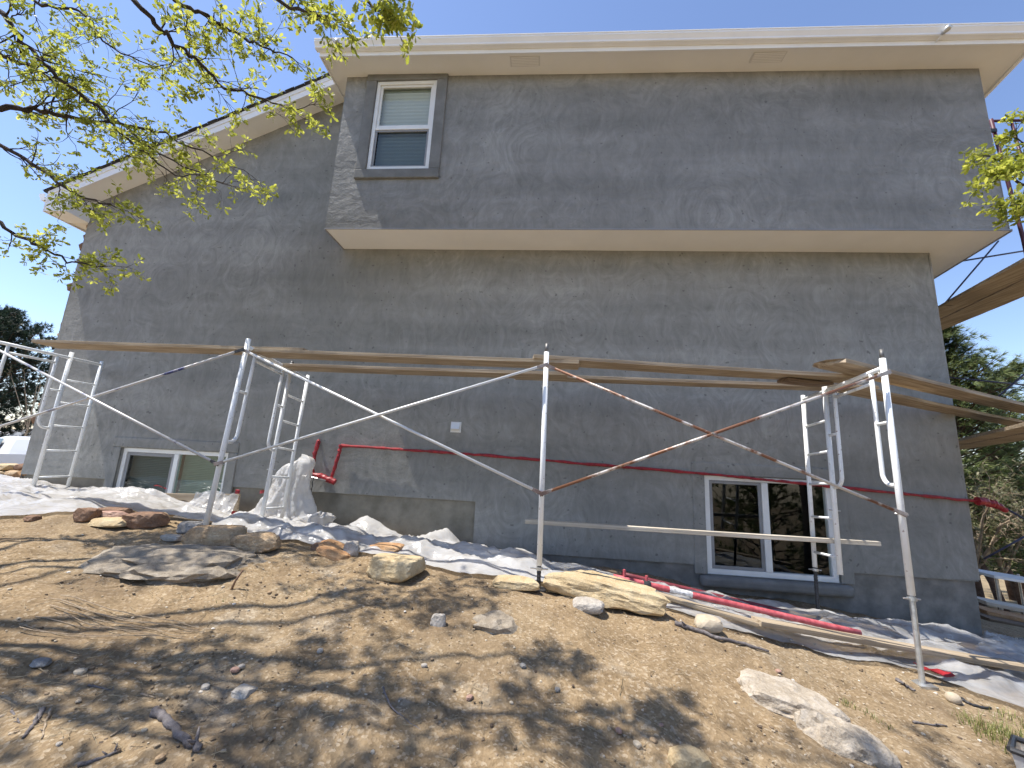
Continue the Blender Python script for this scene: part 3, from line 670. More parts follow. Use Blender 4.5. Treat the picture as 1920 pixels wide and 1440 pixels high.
# ------------------------------------------------------------------ scaffold
H, W, WM = 1.93, 1.2675, .8493
FR = {1: (-6.8799, 4.3332, 1.2188, -.0023, .0295, .0065), 2: (-3.2204, 3.969, 1.1411, -.0821, -.0091, .0492), 3: (-.0138, 3.8279, 1.0488, -.0455, -.0013, .0001), 4: (2.9678, 3.7498, 1.0547, -.0744, .0512, -.0574)}
def fmat(i):
    x, y, z, t, r, w = FR[i]
    return Matrix.Translation((x, y, z)) @ Matrix.Rotation(w, 4, 'Z') @ Matrix.Rotation(r, 4, 'Y') @ Matrix.Rotation(t, 4, 'X') @ Matrix.Translation((0, 0, -H))
def tmesh(name, pts, r, n=12, mat='white_tube'):
    mb = MB(); mb.tube(pts, r, n); return mb.mesh(name, M[mat], True)
def hair(y0, s):   # inner upright that bends back to its post
    pts = [(0, y0+s*.155, H-.10)]+[(0, y0+s*.155, z) for z in (1.5, 1.1, .93)]
    for a in np.linspace(.2, 1.57, 7): pts.append((0, y0+s*(.155-.10*(1-math.cos(a))), .93-.10*math.sin(a)))
    pts.append((0, y0+s*.02, .83)); return pts
me_post = tmesh('post', [(0, 0, 0), (0, 0, H)], .0245); me_post2 = tmesh('post', [(0, 0, 0), (0, 0, H-.03)], .0225)
me_rail = tmesh('top_rail', [(0, .02, H-.085), (0, W-.01, H-.085)], .0205); me_rail2 = tmesh('lower_rail', [(0, .17, H-.19), (0, WM-.17, H-.19)], .015)
me_h1 = tmesh('inner_upright', hair(0, 1), .018); me_h2 = tmesh('inner_upright', hair(WM, -1), .018)
me_l1 = tmesh('link', [(0, .015, 1.36), (0, .145, 1.36)], .014); me_l2 = tmesh('link', [(0, WM-.145, 1.36), (0, WM-.015, 1.36)], .014)
me_rung = tmesh('rung', [(0, WM+.012, 0), (0, W-.012, 0)], .0135)
me_pin = tmesh('coupling_pin', [(0, 0, H-.005), (0, 0, H+.085)], .0175, 12, 'pin_steel')
me_cap = tmesh('coupling_pin', [(0, 0, H-.03), (0, 0, H+.03)], .0185, 12, 'black_steel')
me_stud = tmesh('brace_stud', [(-.05, 0, 0), (.05, 0, 0)], .006, 8, 'galv')
LAB = {1: 'white scaffold frame with ladder rungs at the far left, cut by the picture edge', 2: 'white scaffold frame with ladder rungs beside the plastic-wrapped meter', 3: 'white scaffold frame seen edge-on as one post in the middle of the wall', 4: 'white scaffold frame with ladder rungs in front of the right basement window'}
frames = {}
for i in FR:
    e = empty('scaffold', fmat(i)); tag(e, LAB[i], 'scaffold', 'scaffold frames along the wall'); frames[i] = e; MW = fmat(i)
    local('post', me_post, e); local('post', me_post, e, Matrix.Translation((0, WM, 0))); local('post', me_post2, e, Matrix.Translation((0, W, 0)))
    for m_ in (me_rail, me_rail2, me_h1, me_h2, me_l1, me_l2): local(m_.name.split('.')[0], m_, e)
    for fz in (.08, .27, .45, .62, .79): local('rung', me_rung, e, Matrix.Translation((0, 0, H*fz)))
    if i in (3, 4): local('coupling_pin', me_pin, e)
    if i == 2: local('coupling_pin', me_cap, e, Matrix.Translation((0, WM, 0)))
    for yy in (0, WM):
        for zz in (H-.14, .60): local('brace_stud', me_stud, e, Matrix.Translation((0, yy, zz)))
    # levelling jacks down to the ground
    for nm, yy in (('f', 0), ('m', WM), ('o', W)):
        p = MW @ Vector((0, yy, 0)); g = gz(p.x, p.y)
        if i == 4 and nm == 'm': continue
        if p.z-g > .05:
            mb = MB(); L_ = p.z-g
            mat = 'galv' if (i == 4 and nm == 'f') else 'black_steel'
            dn = (MW.to_3x3() @ Vector((0, 0, -1)))
            q = p+dn*(L_/abs(dn.z)+.02)
            if mat == 'galv':
                n = 26; pts = [p-dn*.02+(q-p)*k/n for k in range(n+1)]; mb.tube(pts, .0185, 12)
            else:
                n = max(10, int(L_/.012)); pts = [p-dn*.02+(q-p+dn*.02)*k/n for k in range(n+1)]; mb.tube(pts, [.0165+.003*(k % 2) for k in range(n+1)], 10)
            jk = mb.build('levelling_jack', M[mat], e)
            mb = MB(); c = p+dn*.025
            if i == 3 and nm != 'f': continue
            mb.tube([c-dn*.012, c+dn*.012], .030, 12); mb.tube([c+Vector((-.075, -.02, .006)), c+Vector((.075, .02, -.006))], .007, 6); mb.build('jack_handle', M['galv'], jk)
            mb = MB(); gq = gz(q.x, q.y); mb.box(q.x-.06, q.x+.06, q.y-.06, q.y+.06, gq-.01, gq+.008); mb.build('base_plate', M[mat], jk)

# cross braces
def brace(i, j, mats, label):
    A, B = fmat(i), fmat(j); y = -.034
    p = [A @ Vector((0, y, H-.14)), A @ Vector((0, y, .60)), B @ Vector((0, y, H-.14)), B @ Vector((0, y, .60))]
    e = empty('cross_brace', (p[1]+p[3])/2); tag(e, label, 'scaffold brace', 'cross braces between scaffold frames')
    off = Vector((0, -.02, 0))
    for (s, t, o, mt) in ((p[0], p[3], Vector((0, 0, 0)), mats[0]), (p[1], p[2], off, mats[1])):
        d = (t-s).normalized(); s2, t2 = s+o, t+o; mb = MB()
        mb.tube([s2+d*.09, s2.lerp(t2, .5), t2-d*.09], .0135, 10); b = mb.build('brace_tube', M[mt], e, True)
        for q, sg in ((s2, 1), (t2, -1)):       # flattened ends with a hole
            mb = MB(); u = d*sg; n = Vector((0, 1, 0)); w_ = u.cross(n).normalized()*.019
            mb.hexa([q-u*.02-w_-n*.003, q+u*.10-w_*.75-n*.006, q+u*.10-w_*.75+n*.006, q-u*.02-w_+n*.003, q-u*.02+w_-n*.003, q+u*.10+w_*.75-n*.006, q+u*.10+w_*.75+n*.006, q-u*.02+w_+n*.003])
            bevel(mb.build('flattened_end', M['brace_brown' if mt != 'brace_blue' else 'black_steel'], b), .004)
    c = (p[0]+p[3]+p[1]+p[2])/4; mb = MB(); mb.tube([c+Vector((0, -.045, 0)), c+Vector((0, .025, 0))], .007, 8); mb.build('rivet', M['galv'], e)
brace(1, 2, ('brace_blue', 'brace_blue'), 'scuffed grey and blue cross brace in front of the left basement window')
brace(2, 3, ('brace_clean', 'brace_clean'), 'clean white cross brace in front of the red riser and wall vent')
brace(3, 4, ('brace_rust', 'brace_rust'), 'rusty cross brace in front of the right basement window')

# planks -------------------------------------------------------------
def plank(p, q, w, t, mat, label, seed=0, cat='plank', rough=.0035, group='scaffold planks', name='scaffold_plank', side=1, ragged=(0, 0)):
    """p, q: near top edge ends; the board extends away from the viewer (left-hand side of p->q) by w"""
    p = Vector(p); q = Vector(q); d = (q-p); L = d.length; x = d.normalized(); y = Vector((-x.y, x.x, 0)).normalized()*side; z = x.cross(y)*side
    mw = Matrix((( x.x, y.x, z.x, p.x), (x.y, y.y, z.y, p.y), (x.z, y.z, z.z, p.z), (0, 0, 0, 1)))
    rng = random.Random(seed); mb = MB(); n = max(8, int(L/.12)); rows = []
    wb = [float(fbm(k*.35, seed, 3, seed)) for k in range(n+1)]; wc = [float(fbm(k*.5, seed+9, 3, seed+5)) for k in range(n+1)]
    for k in range(n+1):
        xx = L*k/n; e0 = rough*wb[k]; e1 = rough*wc[k]; sag = -.004*math.sin(math.pi*k/n)
        r = [(xx, e0, sag-.002), (xx, e0, sag-t+.003), (xx, e0+.004, sag-t), (xx, w*.5, sag-t+.001*wb[k]), (xx, w-.004+e1, sag-t), (xx, w+e1, sag-t+.003), (xx, w+e1, sag-.003), (xx, w*.5, sag), (xx, e0+.004, sag)]
        if k == 0: r = [(a-ragged[0]*rng.random()*(1 if b > .01 else .3), b, c) for a, b, c in r]
        if k == n: r = [(a+ragged[1]*(rng.random()-.5), b, c) for a, b, c in r]
        rows.append(r)
    m = len(rows[0])
    for k in range(n):
        for i in range(m):
            i2 = (i+1) % m; mb.add([rows[k][i], rows[k][i2], rows[k+1][i2], rows[k+1][i]], [(0, 3, 2, 1)])
    mb.add(rows[0], [tuple(range(m))]); mb.add(rows[-1], [tuple(range(m-1, -1, -1))])
    me = mb.mesh(name, M[mat]); bm = bmesh.new(); bm.from_mesh(me); bmesh.ops.remove_doubles(bm, verts=bm.verts, dist=1e-5); bmesh.ops.recalc_face_normals(bm, faces=bm.faces); bm.to_mesh(me); bm.free()
    o = link(name, me, None, mw); tag(o, label, cat, group); return o
T = .038
plank(atZ(60, 636, 1.115), atZ(568, 652, 1.095), .28, T, 'plank', 'leftmost scaffold plank, its right end lapped over the next plank', 1)
plank(atZ(452, 652, 1.06), atZ(1085, 675, 1.015), .28, T, 'plank', 'front scaffold plank between the ladder frame and the middle post, broken right end', 2, ragged=(0, .05))
plank(atZ(510, 680, 1.03), atZ(1064, 697, 1.0), .28, T, 'plank', 'rear scaffold plank between the ladder frame and the middle post, behind the other', 3)
plank(atZ(1001, 664, 1.055), atZ(1622, 703, 1.03), .28, T, 'plank', 'front scaffold plank from the middle post to the right frame, dark near edge', 4)
plank(atZ(982, 700, 1.02), atZ(1645, 723, 1.0), .22, T, 'plank', 'rear scaffold plank from the middle post towards the right frame, ragged ends', 5, rough=.012, ragged=(.15, .05))
plank(atZ(1590, 672, 1.07), atZ(1990, 772, 1.055), .26, T+.006, 'plank', 'front plank running off right from the tall right post, splintered left end', 6, ragged=(.12, 0))
plank(atZ(1618, 724, .93), atZ(1990, 803, .93), .24, T, 'plank', 'rear plank running off right past the house corner, below the front one', 7, rough=.012)
plank(atZ(1476, 708, .985), atZ(1562, 716, .975), .16, .03, 'plank_dark', 'short dark board wedged between the planks left of the right frame', 9, rough=.02)
plank(at(985, 974, 4.74), at(1652, 1016, 4.74), .10, .045, 'plank_pale', 'narrow pale board laid across the ladder rungs at window height', 8, rough=.003)

# side scaffold beyond the right corner -------------------------------
def quadplank(c, t, mat, label, seed):
    a, b, cc, d = [Vector(v) for v in c]; mb = MB(); tz = Vector((0, 0, t))
    n = 14; P = []
    for k in range(n+1):
        e, f = a.lerp(b, k/n), d.lerp(cc, k/n); w1 = (f-e)*.02*float(fbm(k*.6, seed, 2, seed))
        P.append([e+w1, f+w1, f+w1+tz, e+w1+tz])
    for k in range(n):
        for i in range(4): mb.add([P[k][i], P[k][(i+1) % 4], P[k+1][(i+1) % 4], P[k+1][i]], [(0, 3, 2, 1)])
    mb.add(P[0], [(0, 1, 2, 3)]); mb.add(P[-1], [(3, 2, 1, 0)])
    o = mb.build('scaffold_plank', M[mat]); tag(o, label, 'plank', 'scaffold planks'); return o
Z1 = 2.76
def sideq(l, m_, Zp): return [atZ(*l[0], Zp), atZ(*l[1], Zp), atZ(*m_[1], Zp), atZ(*m_[0], Zp)]
quadplank(sideq(((1750, 583), (1960, 467)), ((1750, 604), (1960, 503)), Z1), .04, 'plank_deep', 'upper side-scaffold plank under the overhang corner, nearer the sky', 11)
quadplank(sideq(((1750, 606), (1960, 505)), ((1750, 626), (1960, 540)), Z1), .04, 'plank_deep', 'lower of the paired side-scaffold planks under the overhang corner', 12)
Z2 = .62
quadplank(sideq(((1790, 829), (1960, 790)), ((1790, 836), (1960, 804)), Z2), .04, 'plank_deep', 'far side-scaffold plank at mid height against the pine, upper of two', 13)
quadplank(sideq(((1790, 837), (1960, 806)), ((1790, 845), (1960, 820)), Z2), .04, 'plank_deep', 'far side-scaffold plank at mid height against the pine, lower of two', 14)
e = empty('scaffold', at(1915, 420, 6.5)); tag(e, 'dark red scaffold frame standing beyond the upper right house corner', 'scaffold')
def bar(name, pts, r, mat, par, n=10):
    mb = MB(); mb.tube(pts, r, n); return mb.build(name, M[mat], par, True)
pb = at(1930, 480, 6.5); pt = Vector((pb.x-.02, 6.5, at(1858, 224, 6.5).z))
ptop = at(1858, 224, 6.5); d = Vector((0, 0, -1))
bar('post', [ptop, ptop+Vector((.06, 0, -1.0)), ptop+Vector((.13, 0, -2.2)), Vector((ptop.x+.2, 6.5, -2.6))], .026, 'red_steel', e)
q = at(1897, 231, 6.5); bar('inner_upright', [q, q+Vector((.05, 0, -.9)), q+Vector((.08, 0, -1.6))], .02, 'red_steel', e)
bar('top_rail', [ptop+Vector((0, 0, -.03)), ptop+Vector((1.5, 0, -.03))], .022, 'red_steel', e)
q = ptop+Vector((1.5, 0, 0)); bar('post', [q, Vector((q.x, 6.5, -2.8))], .026, 'red_steel', e)
mb = MB(); mb.box(ptop.x-.14, ptop.x+.02, 6.46, 6.49, ptop.z-.27, ptop.z-.21); mb.build('wall_tie', M['black_steel'], e)
for k, (a_, b_, Yb, lab) in enumerate([((1752, 592), (1872, 452), 6.9, 'thin dark brace rising from the paired side planks'), ((1800, 490), (1960, 464), 6.7, 'thin dark rail under the overhang corner'),
        ((1775, 707), (1960, 726), 7.2, 'thin dark rail above the right-hand plank ends'), ((1862, 752), (1960, 668), 6.8, 'thin dark brace rising off the right edge above the plank'),
        ((1880, 950), (1960, 995), 6.6, 'dark brace running down off the right edge beside the red tape'), ((1845, 1048), (1960, 985), 7.0, 'dark brace rising to the right in front of the pine trunks')]):
    o = bar('scaffold_brace', [at(*a_, Yb), at((a_[0]+b_[0])/2, (a_[1]+b_[1])/2, Yb), at(*b_, Yb)], .013, 'blue_steel', None); tag(o, lab, 'scaffold brace', 'braces of the side scaffold')

# ------------------------------------------------------------------ plastic sheeting
def sheet(name, label, front, back, mat, seed, amp, humps=(), nu=150, nv=46, lift=.025):
    """front / back: pixel polylines on the ground; folds and humps are real relief"""
    def line(pp, n):
        P = [hit(*p) if len(p) == 2 else at(*p) for p in pp]; seg = [0]
        for i in range(1, len(P)): seg.append(seg[-1]+(P[i]-P[i-1]).length)
        t = np.linspace(0, seg[-1], n); return np.stack([np.interp(t, seg, [p[k] for p in P]) for k in range(2)], -1)
    A = line(front, nu); B = line(back, nu); s = np.linspace(0, 1, nv)[:, None, None]
    G = A[None]*(1-s)+B[None]*s
    u = np.linspace(0, 1, nu)[None, :]; v = np.linspace(0, 1, nv)[:, None]
    x, y = G[..., 0], G[..., 1]
    x = x+.05*fbm(x*2.1, y*2.1, 3, seed); y = y+.06*fbm(x*1.7+7, y*2.4, 3, seed+2)*(1 if True else 0)
    def ridge(a, b, sd): return 1-np.abs(fbm(a, b, 3, sd))*2
    wx = x+.25*fbm(x*1.1, y*1.1, 2, seed+50); wy = y+.25*fbm(x*1.1+9, y*1.1, 2, seed+51)
    f = .7*ridge(wx*1.0+wy*1.6, wy*2.6-wx*1.3, seed+4)+.34*ridge(wx*2.2-wy*1.4, wy*4.2+wx*1.8, seed+6)+.12*ridge(wx*6+wy*4, wy*8-wx*4, seed+8)
    edge = np.minimum(np.minimum(v, 1-v)*7, np.minimum(u, 1-u)*14); edge = np.clip(edge, .12, 1)
    z = ground(x, y)+lift+amp*np.clip(f, 0, None)*edge
    for (px, py, Yh, hh, rx, ry) in humps:
        c = at(px, py, Yh); z = z+hh*np.exp(-((x-c.x)/rx)**2-((y-c.y)/ry)**2)*(1+.25*fbm(x*5, y*5, 3, seed+9))
    y = np.minimum(y, WY-.02)
    mb = MB(); mb.grid([[(float(x[i, j]), float(y[i, j]), float(z[i, j])) for j in range(nu)] for i in range(nv)])
    o = mb.build(name, M[mat], smooth=True); tag(o, label, 'plastic sheet', 'plastic sheeting along the foot of the wall'); return o
sheet('plastic_sheet', 'heaped white plastic sheeting at the foot of the left basement window', [(-120, 985), (0, 972), (60, 970), (130, 966), (240, 962), (330, 973), (400, 985), (480, 998)],
      [(-120, 912, 5.9), (0, 912, 5.85), (60, 915, 5.72), (240, 930, 5.72), (330, 935, 5.72), (400, 945, 5.72), (450, 960, 5.5)], 'plastic', 3, .075,
      [(265, 930, 5.2, .21, .55, .30), (165, 930, 5.5, .05, .4, .25), (0, 930, 5.2, .03, .6, .5), (340, 950, 4.9, .10, .5, .35), (400, 940, 5.45, .16, .28, .2)], 190, 80)
sheet('plastic_sheet', 'wrinkled white plastic runner between the meter wrap and the middle scaffold post', [(400, 992), (480, 1008), (560, 1020), (640, 1032), (700, 1045), (790, 1062), (880, 1080), (960, 1088), (1040, 1098)],
      [(420, 970), (520, 995), (600, 1000), (700, 1003, 5.6), (800, 1005, 5.62), (880, 1032, 5.62), (960, 1048, 5.6), (1060, 1066, 5.6)], 'plastic', 14, .12,
      [(690, 1010, 5.25, .17, .3, .22), (840, 1020, 5.3, .22, .42, .25), (560, 1005, 4.7, .08, .5, .2)], 200, 60)
sheet('plastic_sheet', 'long cloudy plastic runner under the red poles and the right scaffold foot', [(1000, 1092), (1080, 1110), (1160, 1128), (1240, 1146), (1330, 1175), (1420, 1198), (1520, 1222), (1620, 1244), (1720, 1262), (1820, 1305), (1960, 1352)],
      [(1010, 1074, 5.2), (1120, 1088, 5.1), (1240, 1106, 5.1), (1400, 1140, 5.15), (1560, 1170, 5.2), (1700, 1196, 5.25), (1850, 1214, 5.4), (1990, 1236, 5.5)], 'plastic_clear', 25, .085,
      [(1520, 1190, 4.6, .06, .4, .25), (1750, 1215, 5.2, .10, .5, .3)], 240, 64)
sheet('plastic_sheet', 'shaded cloudy plastic lying round the right house corner', [(1830, 1225), (1900, 1225), (2000, 1235)], [(1858, 1165, 7.2), (1900, 1170, 7.2), (2000, 1180, 7.2)], 'plastic_clear', 37, .10, [], 70, 50)
# red tape strips on the sheets
def strip(px, label, w, mat='red_tape', lift=.05):
    P = [hit(*p) for p in px]; mb = MB(); n = len(P); rows = []
    for k, p in enumerate(P):
        rows.append([Vector((p.x, p.y+s*w, gz(p.x, p.y+s*w)+lift+.012*math.sin(k*2.1+s*3))) for s in (-.5, -.17, .17, .5)])
    mb.grid(rows); mb.grid([[q+Vector((0, 0, -.003)) for q in r] for r in rows]); o = mb.build('tape_strip', M[mat], smooth=True); tag(o, label, 'tape', 'red tape strips'); return o
strip([(1722, 1262), (1737, 1266), (1752, 1271), (1768, 1275), (1785, 1277)], 'strip of red tape on the plastic beside the right scaffold foot', .07)
c = at(288, 926, 5.15); strip([(280, 960), (290, 962), (300, 964)], 'small red tape strip on the heaped white plastic', .06, lift=.34)

# plastic-wrapped gas meter
mt = empty('wrapped_meter', Vector((at(530, 975, 5.35).x, 5.38, gz(at(530, 975, 5.35).x, 5.38)))); tag(mt, 'upright gas meter wrapped in crumpled white plastic behind the ladder frame', 'gas meter')
def drape(cx, cy, z0, z1, r0, seed, nt=80, nz=44):
    P = []
    for i in range(nz):
        t = i/(nz-1); row = []
        for j in range(nt+1):
            a = 2*math.pi*j/nt; ca, sa = math.cos(a), math.sin(a)
            base = r0*(1.22-.62*t+.10*math.sin(t*7+1))
            if t > .86: base *= math.sqrt(max(0, 1-((t-.86)/.14)**2))*.98+.02
            fold = 1+.30*float(fbm(ca*1.8+3+t*.8, sa*1.8+t*1.3, 3, seed))+.20*(1-2.5*abs(float(fbm(ca*3.2+9+t, sa*3.2+t*1.5, 2, seed+3))))+.05*float(fbm(a*3, t*14, 2, seed+4))
            fl = 1+.9*max(0, .16-t)/.16*.6
            rr = base*fold*fl
            row.append((cx+ca*rr*1.15+.11*t*t, cy+sa*rr*.72, z0+(z1-z0)*t*(1+.09*ca)+.05*float(fbm(ca*3, sa*3+t*4, 2, seed+5))))
        P.append(row)
    return P
b0 = BASE[mt.name].to_translation()
mb = MB(); mb.grid(drape(b0.x, b0.y, b0.z+.03, b0.z+.87, .25, 5)); mb.build('plastic_wrap', M['plastic'], mt, True)
mb = MB(); mb.grid([[(b0.x-.235+.11*k/4, b0.y-.235-.02*math.sin(k), b0.z+.46-.02*s+.004*k) for k in range(5)] for s in range(3)]); mb.build('red_tape_band', M['red_tape'], mt)
mb = MB(); mb.tube([(b0.x-.1, b0.y-.03, b0.z-.02), (b0.x-.1, b0.y-.03, b0.z+.1)], .03, 10); mb.tube([(b0.x+.0, b0.y-.03, b0.z-.02), (b0.x, b0.y-.03, b0.z+.1)], .03, 10); mb.build('supply_pipe', M['galv'], mt)
P = wob([(b0.x+.2, b0.y, b0.z+.78), (b0.x+.3, b0.y+.05, b0.z+.66), (b0.x+.31, b0.y+.02, b0.z+.4)], 6, .008, 9)
mb = MB(); mb.tube(P, .006, 6); mb.build('loose_wire', M['black_steel'], mt)
o = MB(); o.grid(drape(b0.x+.42, b0.y-.05, b0.z-.02, b0.z+.19, .24, 12, 60, 20)); o = o.build('plastic_bundle', M['plastic'], smooth=True); tag(o, 'small crumpled white plastic bundle at the foot of the wrapped meter', 'plastic bundle')

# timber kerb of the window well and the film hung over it
A_, B_ = at(296, 930, 5.35), at(446, 935, 5.35)
o = plank((A_.x, 5.35, A_.z+.04), (B_.x, 5.35, B_.z+.06), .04, .22, 'plank', 'brown timber board edging the left window well', 21, 'timber', .003, None, 'timber_board')
P = []
for i in range(36):
    t = i/35; row = []
    for j in range(60):
        s = j/59; x = at(366+78*s, 930, 5.3).x
        zt = A_.z+.10+.05*float(fbm(s*4, 1, 3, 3)); y = 5.34-.02-.33*t**1.3-.04*float(fbm(s*7, t*3, 3, 8)); 
        row.append((x+.05*(t)*(s-.4)*3, y, max(gz(x, y)+.02, zt-.42*t+.03*float(fbm(s*9, t*5, 3, 2)))))
    P.append(row)
mb = MB(); mb.grid(P); o = mb.build('plastic_film', M['plastic_clear'], smooth=True); tag(o, 'clear plastic film draped over the window well board beside the ladder frame', 'plastic film')
c = at(443, 935, 5.45); mb = MB(); mb.box(c.x-.03, c.x+.03, 5.44, 5.46, gz(c.x, 5.45)-.02, c.z+.12); o = bevel(mb.build('red_stake', M['red_tape']), .006); tag(o, 'short red stake by the right end of the window well board', 'stake')

# ------------------------------------------------------------------ rocks
def rock(x0, y0, x1, y1, mat, label, dr=.8, sub=3, seed=None, planes=9, nz=.06, flat=1., rz=0, sink=.12, rnd=.08, ry=0, hk=.85, group=None, cat='rock', name='rock'):
    seed = seed or int(x0*7+y0); b = hit((x0+x1)/2, y1-1); dist = b.dot(F_)
    w = (x1-x0)*dist/FPX/2; h = (y1-y0)*dist/FPX/2*hk; dp = w*dr
    me = rock_mesh(name, M[mat], (w, dp, h), seed, sub, planes, rnd, nz, flat)
    cx, cy = b.x+.0, b.y+dp*.75; 
    m = Matrix.Translation((cx, cy, gz(cx, cy)+h*(1-2*sink)*.9)) @ Matrix.Rotation(rz, 4, 'Z') @ Matrix.Rotation(ry, 4, 'Y')
    o = link(name, me, None, m); tag(o, label, cat, group); return o
rock(131, 946, 168, 980, 'rock_brown', 'brown rounded rock at the left end of the rock cluster on the plastic edge', .8)
rock(170, 950, 228, 968, 'rock_brown', 'dark brown rock at the back of the left rock cluster', .6)
rock(167, 957, 218, 975, 'rock_pink', 'flat pinkish rock behind the front slab of the left cluster', .7)
rock(158, 971, 220, 991, 'rock_yellow', 'flat yellowish slab at the front of the left rock cluster', .7, nz=.03)
rock(217, 957, 284, 993, 'rock_brown', 'blocky brown rock with a notched corner in the left rock cluster', .7, planes=5)
rock(277, 957, 300, 980, 'rock_tan', 'small tan rock at the right end of the left rock cluster', .9)
rock(325, 975, 370, 1003, 'rock_grey', 'grey rock behind the big tan block at the second scaffold foot', .9)
rock(334, 991, 440, 1033, 'rock_tan', 'big tan sandstone block in front of the second scaffold foot', .55, 4, planes=6, nz=.07, hk=1.05, sink=.05)
rock(433, 1002, 508, 1038, 'rock_tan', 'angular tan rock touching the right end of the big tan block', .6, 4, nz=.09, hk=1.05, sink=.05)
rock(580, 1017, 606, 1032, 'rock_brown', 'small dark brown rock left of the layered orange slabs', .8)
rock(594, 1018, 646, 1036, 'rock_orange', 'upper layered orange sandstone slab', .7, planes=5, ry=.25)
rock(590, 1030, 646, 1048, 'rock_orange', 'lower layered orange sandstone slab', .7, planes=5, ry=.3)
rock(641, 1008, 669, 1043, 'rock_pale', 'upright pale triangular rock leaning by the plastic', .6, planes=5)
rock(690, 1016, 749, 1040, 'rock_orange', 'orange-brown rock lying behind the large split sandstone', .7)
rock(680, 1033, 778, 1089, 'rock_yellow', 'large split sandstone with dark front face near the middle', .75, 4, planes=4, nz=.035, flat=.8)
rock(923, 1083, 1006, 1107, 'rock_yellow', 'flat tan slab just left of the middle scaffold foot', .5, planes=5, nz=.05)
rock(1041, 1088, 1238, 1143, 'rock_yellow', 'long pitted yellow rock right of the middle scaffold foot', .34, 4, planes=6, nz=.10, rz=-.10, ry=.10, sink=.05)
rock(1076, 1122, 1134, 1150, 'rock_pale', 'pale rock half buried in front of the long pitted rock', .8, sink=.3, rnd=.5)
rock(1311, 1155, 1356, 1188, 'rock_cobble', 'smooth tan cobble at the edge of the plastic', .8, rnd=.6, nz=.02, planes=4)
rock(805, 1144, 833, 1175, 'rock_pale', 'small upright pale stone alone in the middle of the dirt', .7, sink=.25)
rock(872, 1138, 968, 1184, 'rock_buried', 'crumbly grey clod in the dirt below the flat tan slab', .8, nz=.22, sink=.85, rnd=.5, hk=1.0)
rock(140, 1022, 430, 1080, 'rock_buried', 'broad grey boulder mostly buried in the left dirt', .62, 4, planes=4, nz=.2, sink=.6, rnd=.7, hk=1.0)
rock(1418, 1296, 1590, 1352, 'rock_boulder', 'pale granite boulder half buried in the right foreground', .75, 4, planes=5, nz=.10, sink=.48, ry=.18, rnd=.3, hk=1.1)
rock(1530, 1338, 1700, 1425, 'rock_boulder', 'low granite end of the boulder sinking into the right foreground dirt', .6, 4, planes=5, nz=.12, sink=.6, ry=.35, rnd=.5, hk=1.0)
rock(1262, 1404, 1332, 1450, 'rock_yellow', 'tan rock half buried at the bottom edge right of centre', .7, sink=.35, rnd=.4)
rock(426, 1288, 466, 1312, 'rock_pale', 'pale flat stone in the lower left dirt beside a straw', .8, sink=.3)
rock(292, 1003, 332, 1017, 'rock_pale', 'thin white slab in front of the grey rock at the second scaffold foot', .5, planes=5, nz=.02)
rock(1785, 1302, 1806, 1322, 'rock_cobble', 'round tan stone by a black strap near the right plastic edge', .9, rnd=.8, nz=.01)
rock(40, 966, 62, 980, 'rock_brown', 'small brown stone in front of the plastic at the far left', .8)
rock(52, 1238, 80, 1252, 'rock_grey', 'pale grey chalky lump in the left foreground', .8)
rng = random.Random(5); pm = [rock_mesh('pebble', M[k], (.03, .025, .018), s, 2, 4, .6, .05) for s, k in ((3, 'rock_pale'), (4, 'rock_tan'), (5, 'rock_grey'), (6, 'rock_pink'), (8, 'rock_cobble'))]
PB = [(1045, 1295, 'in the tan dirt below the grey clod'), (150, 1262, 'under the dry stalks at the left'), (312, 1232, 'above the forked twig at the left'), (385, 1290, 'left of the pale flat stone'), (440, 1258, 'in the loose stones above the pale flat stone'), (452, 1252, 'at the right end of the loose stones above the pale flat stone'), (348, 1258, 'in the shade above the short pale twig'), (300, 1424, 'below the thick broken branch at the bottom'), (270, 1372, 'just left of the thick broken branch'), (110, 1398, 'below the pale bent stick'), (640, 1096, 'below the layered orange slabs'), (505, 1112, 'below the angular tan rock'), (1195, 1398, 'left of the pale granite boulder at the bottom'), (1225, 1390, 'second left of the pale granite boulder'), (1160, 1372, 'between the bottom tan rock and the shade'), (1580, 1412, 'on the dirt under the grey boulder end'), (1545, 1392, 'at the lower edge of the pale boulder'), (795, 1250, 'right of the bottom centre twig'), (600, 1222, 'in the middle of the dappled dirt'), (880, 1310, 'in the sunlit dirt at bottom centre'), (1240, 1362, 'left of the pale boulder tip'), (1700, 1412, 'below the short grey stick at the right'), (1460, 1260, 'below the twisted root'), (980, 1250, 'in the sun below the small upright stone')]
PC = ['pale', 'tan', 'grey', 'pinkish', 'smooth tan']
for k, (px, py, wh) in enumerate(PB):
    p = hit(px, py); s = rng.uniform(.4, .9)*min(1, p.length/3.5); ci = rng.randrange(5)
    o = bpy.data.objects.new('pebble', pm[ci]); C.objects.link(o); o.matrix_basis = Matrix.Translation((p.x, p.y, p.z+.006)) @ Matrix.Rotation(rng.uniform(0, 6), 4, 'Z') @ Matrix.Scale(s, 4)
    tag(o, PC[ci]+' pebble '+wh, 'pebble', 'loose pebbles in the foreground dirt')

